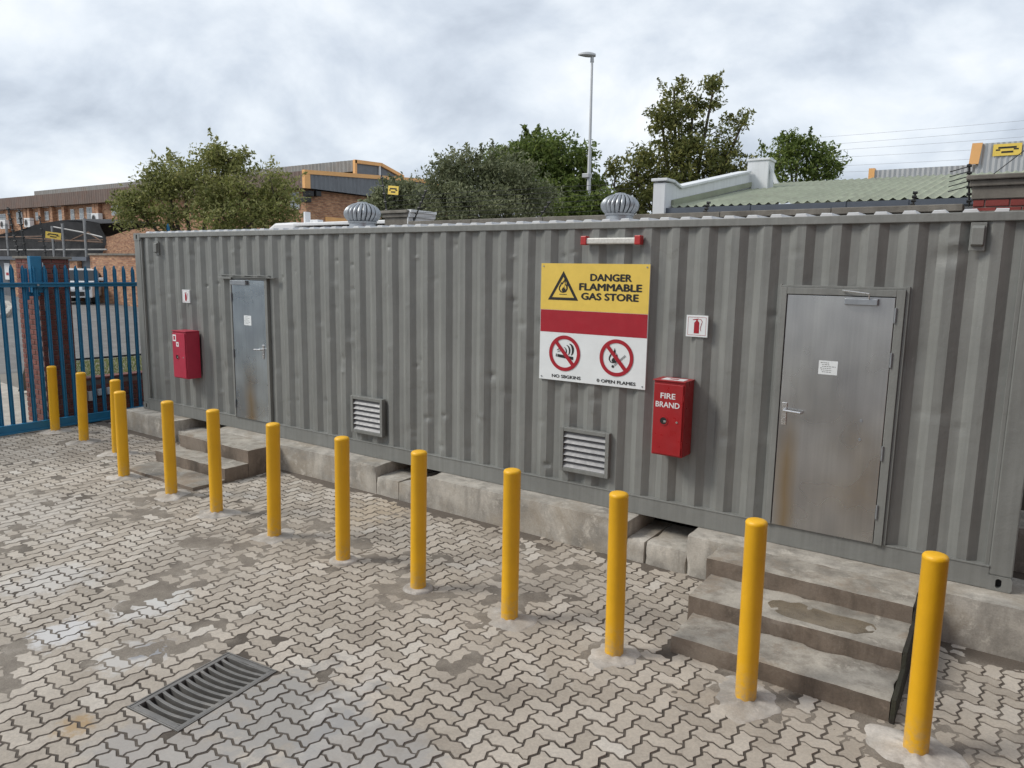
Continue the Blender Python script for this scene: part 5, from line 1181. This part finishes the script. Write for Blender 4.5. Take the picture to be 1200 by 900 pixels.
m_ = MB(); corr_sheet(m_, (a0.x, YS, 0), (a1.x+0.3, YS, 0), 0, a1.z, (0, -1, 0), 0.19, 0.035); m_.build('cladding', M['sheet_light'], bs, fix=False)
m_ = MB(); corr_sheet(m_, (b0_.x, YS-0.2, 0), (b1.x+8, YS-0.2, 0), 0, b0_.z, (0, -1, 0), 0.19, 0.035); m_.build('cladding', M['sheet_light'], bs, fix=False)
box('shed_body', (a0.x+0.05, YS+0.05, 0), (b1.x+8, YS+12, a1.z-0.1), M['sheet_light'], bs); box('shed_body', (b0_.x+0.05, YS-0.1, 0), (b1.x+8, YS+12, b0_.z-0.05), M['sheet_light'], bs)
box('orange_flashing', (a0.x-0.12, YS-0.08, a0.z-0.55), (a0.x+0.12, YS+0.3, a0.z+0.04), M['orange'], bs)
c0 = sp(1144, 170); c1 = sp(1141, 193.5); m_ = MB(); m_.prism([(c1.x-0.16, c1.z), (c1.x+0.18, c1.z), (c0.x+0.24, c0.z+0.03), (c0.x-0.12, c0.z+0.03)], YS-0.35, YS-0.19, 'XZ'); m_.build('orange_flashing', M['orange'], bs)
a = sp(1180.5, 176.3); warn_sign((a.x, YS-0.26, a.z), 0.96, 0.46, (1, 0, 0), 'yellow sign with black marks high on the grey shed', 3)

# ------------------------------------------------------------------ unseen brick building, added to shade the right side of the yard
wk = thing('added_shade_building', (20, -10, gz(16)), 'added dark brick building, out of view, shading the right side of the yard', 'building')
box('wall', (14.0, -20, -0.5), (28, -0.9, 7.6), M['brick'], wk)
MB().prism([(-20.4, 7.6), (-0.7, 7.6), (-0.7, 7.85), (-20.4, 7.85)], 13.7, 28.4, 'YZ').build('roof', M['sheet_grey'], wk)
for k in range(5):
    y0 = -17.5+k*3.6; w_ = MB().box((13.95, y0, 1.2), (13.999, y0+1.8, 2.6)).build('window', M['gutter'], wk); MB().box((13.93, y0+0.08, 1.28), (13.949, y0+1.72, 2.52)).build('pane', M['glass_dark'], w_)
# ------------------------------------------------------------------ street lamp and overhead power lines
sl = thing('street_lamp', at(689, 256, 22), 'tall thin grey street lamp rising behind the container', 'street lamp'); pb = at(689, 256, 22); pt = at(694, 68, 22); sl.location = (pb.x, pb.y, -0.3)
pm = pb.lerp(pt, 0.42)
m_ = MB(); m_.cyl((pb.x-(pt.x-pb.x)*0.6, pb.y-(pt.y-pb.y)*0.0, -0.3), pb, 0.075, 0.066, 12); m_.cyl(pb, pm, 0.066, 0.056, 12); m_.cyl(pm, pt, 0.045, 0.034, 12); m_.build('mast', M['pole'], sl, smooth=40)
m_ = MB(); ld = Vector((-0.83, -0.5, 0.05)).normalized(); hp_ = pt+Vector((0, 0, 0.02))
for k in range(8):
    t = k/7; c_ = hp_+ld*(0.52*t-0.10); w_ = 0.13*math.sin(math.pi*(0.18+0.74*t)); h_ = 0.095*math.sin(math.pi*(0.2+0.7*t))
    sd_ = ld.cross(Vector((0, 0, 1))).normalized()
    for j in range(10):
        an = 2*math.pi*j/10; m_.v.append(tuple(c_+sd_*w_*math.cos(an)+Vector((0, 0, 1))*(h_*math.sin(an)*(1 if math.sin(an) > 0 else 0.55)+0.05)))
for k in range(7):
    for j in range(10): m_.f.append((k*10+j, k*10+(j+1) % 10, (k+1)*10+(j+1) % 10, (k+1)*10+j))
m_.f += [tuple(range(10)), tuple(range(79, 69, -1))]
m_.build('lamp_head', M['pole'], sl, smooth=50)
m_ = MB(); m_.cyl(pt-Vector((0, 0, 0.12)), pt+Vector((0, 0, 0.05)), 0.06, 0.05, 10); m_.build('spigot', M['pole'], sl, smooth=40)
q = at(688.5, 206, 22); m_ = MB(); m_.box((q.x-0.12, q.y-0.12, q.z-0.06), (q.x+0.10, q.y+0.1, q.z+0.06)); m_.build('bracket', M['pole'], sl, 0.01)
pw = thing('power_lines', at(1080, 160, 60), 'thin overhead power lines crossing the sky at right', 'power line')
for (y0, y1) in ((160.5, 140.5), (169.5, 150), (176.5, 159.5), (185, 171), (195, 182), (202, 192)):
    pts = [at(935+k*40, y0+(y1-y0)*(k*40-25)/240+1.2*(1-((k-4)/4.5)**2), 62-k*1.2) for k in range(9)]
    m_ = MB(); m_.tube(pts, 0.009, 5); m_.build('cable', M['steel'], pw)

# ------------------------------------------------------------------ trees
def tree(name, label, base, lobes, nclump, nleaf, lsize, lmat, trunk_r, seed, spread=0.5, group='trees behind the container', droop=0.0):
    """lobes: (px, py, rx_px, ry_px, depth) turned into real ellipsoids at their own distance"""
    r = np.random.default_rng(seed); s = thing(name, base, label, 'tree', group); L_ = []
    for (px, py, rx, ry, d) in lobes: L_.append((np.array(at(px, py, d)), rx*d/FPX, ry*d/FPX))
    vol = np.array([(a*a*b)**0.62 for _, a, b in L_]); vol = vol/vol.sum(); clumps = []
    while len(clumps) < nclump:
        k = r.choice(len(L_), p=vol); c, a, b = L_[k]; u = r.normal(size=3); u /= np.linalg.norm(u); q = r.random()**0.38
        clumps.append(c+u*np.array([a, a, b])*q)
    clumps = np.array(clumps); base = np.array(base)
    tops = np.array([c for c, a, b in L_]); ctr = tops.mean(0)
    m_ = MB(); fork = base*0.0; fork = np.array([base[0]*0.75+ctr[0]*0.25, base[1]*0.75+ctr[1]*0.25, base[2]+(ctr[2]-base[2])*0.42])
    m_.cyl(base-np.array([0, 0, 0.2]), fork, trunk_r, trunk_r*0.75, 10)
    limbs = []
    for c, a, b in L_:
        mid = fork*0.5+c*0.5+r.normal(0, 0.12, 3)*a; m_.cyl(fork, mid, trunk_r*0.6, trunk_r*0.38, 8); m_.cyl(mid, c, trunk_r*0.38, trunk_r*0.2, 7); limbs.append((mid, c))
        top = c+np.array([r.normal(0, .2)*a, r.normal(0, .2)*a, b*0.35]); m_.cyl(c, top, trunk_r*0.16, trunk_r*0.04, 6)
    nodes = np.array([p for l in limbs for p in (l[0], l[1], (l[0]+l[1])/2)])
    for c in clumps[::2]:
        j = np.argmin(((nodes-c)**2).sum(1)+0.4*np.maximum(0, nodes[:, 2]-c[2])**2); m_.cyl(nodes[j], c, trunk_r*0.13, trunk_r*0.03, 5, False)
    m_.build('trunk', M['bark'], s, smooth=60, fix=False)
    ci = r.integers(0, nclump, nleaf); cs = r.uniform(0.6, 1.25, nclump)[ci]*spread
    off = r.normal(size=(nleaf, 3)); off /= np.linalg.norm(off, axis=1)[:, None]; off *= (r.random(nleaf)**0.5*cs)[:, None]; off[:, 2] *= 0.75
    C_ = clumps[ci]+off
    nsp = max(30, nclump//2); hull = clumps-ctr; outd = hull+np.array([0, 0, 0.06])*np.abs(hull).max(); outd /= np.linalg.norm(outd, axis=1)[:, None]
    si = r.integers(0, nclump, nsp); slen = r.uniform(0.4, 1.3, nsp)*spread*0.95; per = int(nleaf*0.16/nsp); sdir = outd[si]+r.normal(0, .35, (nsp, 3)); sdir /= np.linalg.norm(sdir, axis=1)[:, None]
    tt = r.random((nsp, per))[:, :, None]; SP = clumps[si][:, None, :]+sdir[:, None, :]*slen[:, None, None]*(0.3+0.9*tt)+r.normal(0, 0.07, (nsp, per, 3))*spread*(1.5-tt)
    SP = SP.reshape(-1, 3); C_[:len(SP)] = SP
    U_ = r.normal(size=(nleaf, 3)); U_ /= np.linalg.norm(U_, axis=1)[:, None]
    if droop: U_[:, 2] -= droop; U_ /= np.linalg.norm(U_, axis=1)[:, None]
    W_ = np.cross(U_, r.normal(size=(nleaf, 3))); W_ /= np.linalg.norm(W_, axis=1)[:, None]
    sz = lsize*r.uniform(0.6, 1.3, nleaf)[:, None]; Nn = np.cross(U_, W_)
    V = np.empty((nleaf, 4, 3)); V[:, 0] = C_-U_*sz; V[:, 1] = C_+W_*sz*0.42+Nn*sz*0.12; V[:, 2] = C_+U_*sz; V[:, 3] = C_-W_*sz*0.42+Nn*sz*0.12
    me = bpy.data.meshes.new('crown'); me.vertices.add(nleaf*4); me.vertices.foreach_set('co', V.ravel()); me.loops.add(nleaf*4); me.loops.foreach_set('vertex_index', np.arange(nleaf*4, dtype=np.int32))
    me.polygons.add(nleaf); me.polygons.foreach_set('loop_start', np.arange(0, nleaf*4, 4, dtype=np.int32)); me.update(calc_edges=True); me.materials.append(lmat)
    link('crown', me, s)
def base_at(px, depth, dz=0.0): q = at(px, 300, depth); return Vector((q.x, q.y, terrain(q.x, q.y)+dz))
tree('pepper_tree', 'spreading olive green tree in front of the brick factory at left', base_at(226, 24), [(243, 215, 48, 34, 24), (290, 228, 46, 36, 24), (322, 232, 26, 36, 23.5), (190, 240, 42, 30, 24), (160, 246, 24, 24, 24), (262, 188, 30, 20, 24), (215, 205, 30, 22, 24.5), (270, 256, 60, 24, 23.5), (195, 215, 26, 16, 24)], 270, 25000, 0.066, M['leaf_olive'], 0.15, 1, 0.52)
tree('olive_tree', 'low dark grey green bush tree left of the large trees', base_at(466, 20), [(462, 232, 26, 22, 20), (488, 238, 22, 24, 20), (446, 243, 16, 18, 20), (500, 250, 20, 18, 20)], 90, 9000, 0.056, M['leaf_grey'], 0.09, 2, 0.36)
tree('olive_tree', 'wide grey green feathery tree left of centre behind the container', base_at(560, 19), [(548, 215, 36, 38, 19), (585, 218, 40, 40, 19), (518, 228, 24, 34, 19), (615, 232, 30, 32, 19), (560, 243, 60, 26, 18.5), (536, 195, 20, 18, 19)], 230, 26000, 0.052, M['leaf_grey'], 0.14, 3, 0.44)
tree('broadleaf_tree', 'dark green rounded broadleaf tree left of the street lamp', base_at(645, 26), [(612, 183, 40, 22, 26), (650, 185, 42, 24, 26), (685, 205, 26, 30, 26), (655, 215, 44, 36, 26), (640, 240, 50, 26, 26), (590, 195, 30, 24, 26.5), (632, 172, 30, 14, 26)], 190, 20000, 0.085, M['leaf_green'], 0.2, 4, 0.5)
tree('broadleaf_tree', 'small bright green tree beside the foot of the street lamp', base_at(675, 21), [(665, 246, 26, 18, 21), (690, 250, 22, 16, 21), (705, 240, 16, 20, 21)], 60, 5000, 0.075, M['leaf_green'], 0.10, 5, 0.34)
tree('plane_tree', 'tallest bronze green tree with thin ragged branches right of the street lamp', base_at(800, 27), [(800, 180, 34, 50, 27), (828, 195, 34, 42, 27), (780, 205, 40, 36, 27), (745, 210, 32, 36, 27), (720, 220, 24, 32, 27), (855, 170, 22, 36, 27), (870, 145, 14, 20, 27), (812, 125, 22, 30, 27), (795, 150, 22, 30, 27), (775, 140, 20, 18, 27), (835, 110, 10, 16, 27), (790, 105, 10, 12, 27), (838, 235, 50, 24, 27), (770, 235, 50, 24, 27), (860, 210, 30, 30, 27)], 260, 24000, 0.082, M['leaf_brown'], 0.2, 6, 0.48)
tree('broadleaf_tree', 'bright green tree behind the white parapet', base_at(930, 30), [(910, 190, 26, 26, 30), (935, 182, 26, 24, 30), (955, 195, 24, 24, 30), (972, 190, 14, 26, 30), (925, 170, 16, 14, 30), (905, 212, 30, 18, 30), (965, 172, 10, 12, 30)], 100, 8500, 0.088, M['leaf_green'], 0.18, 7, 0.45)
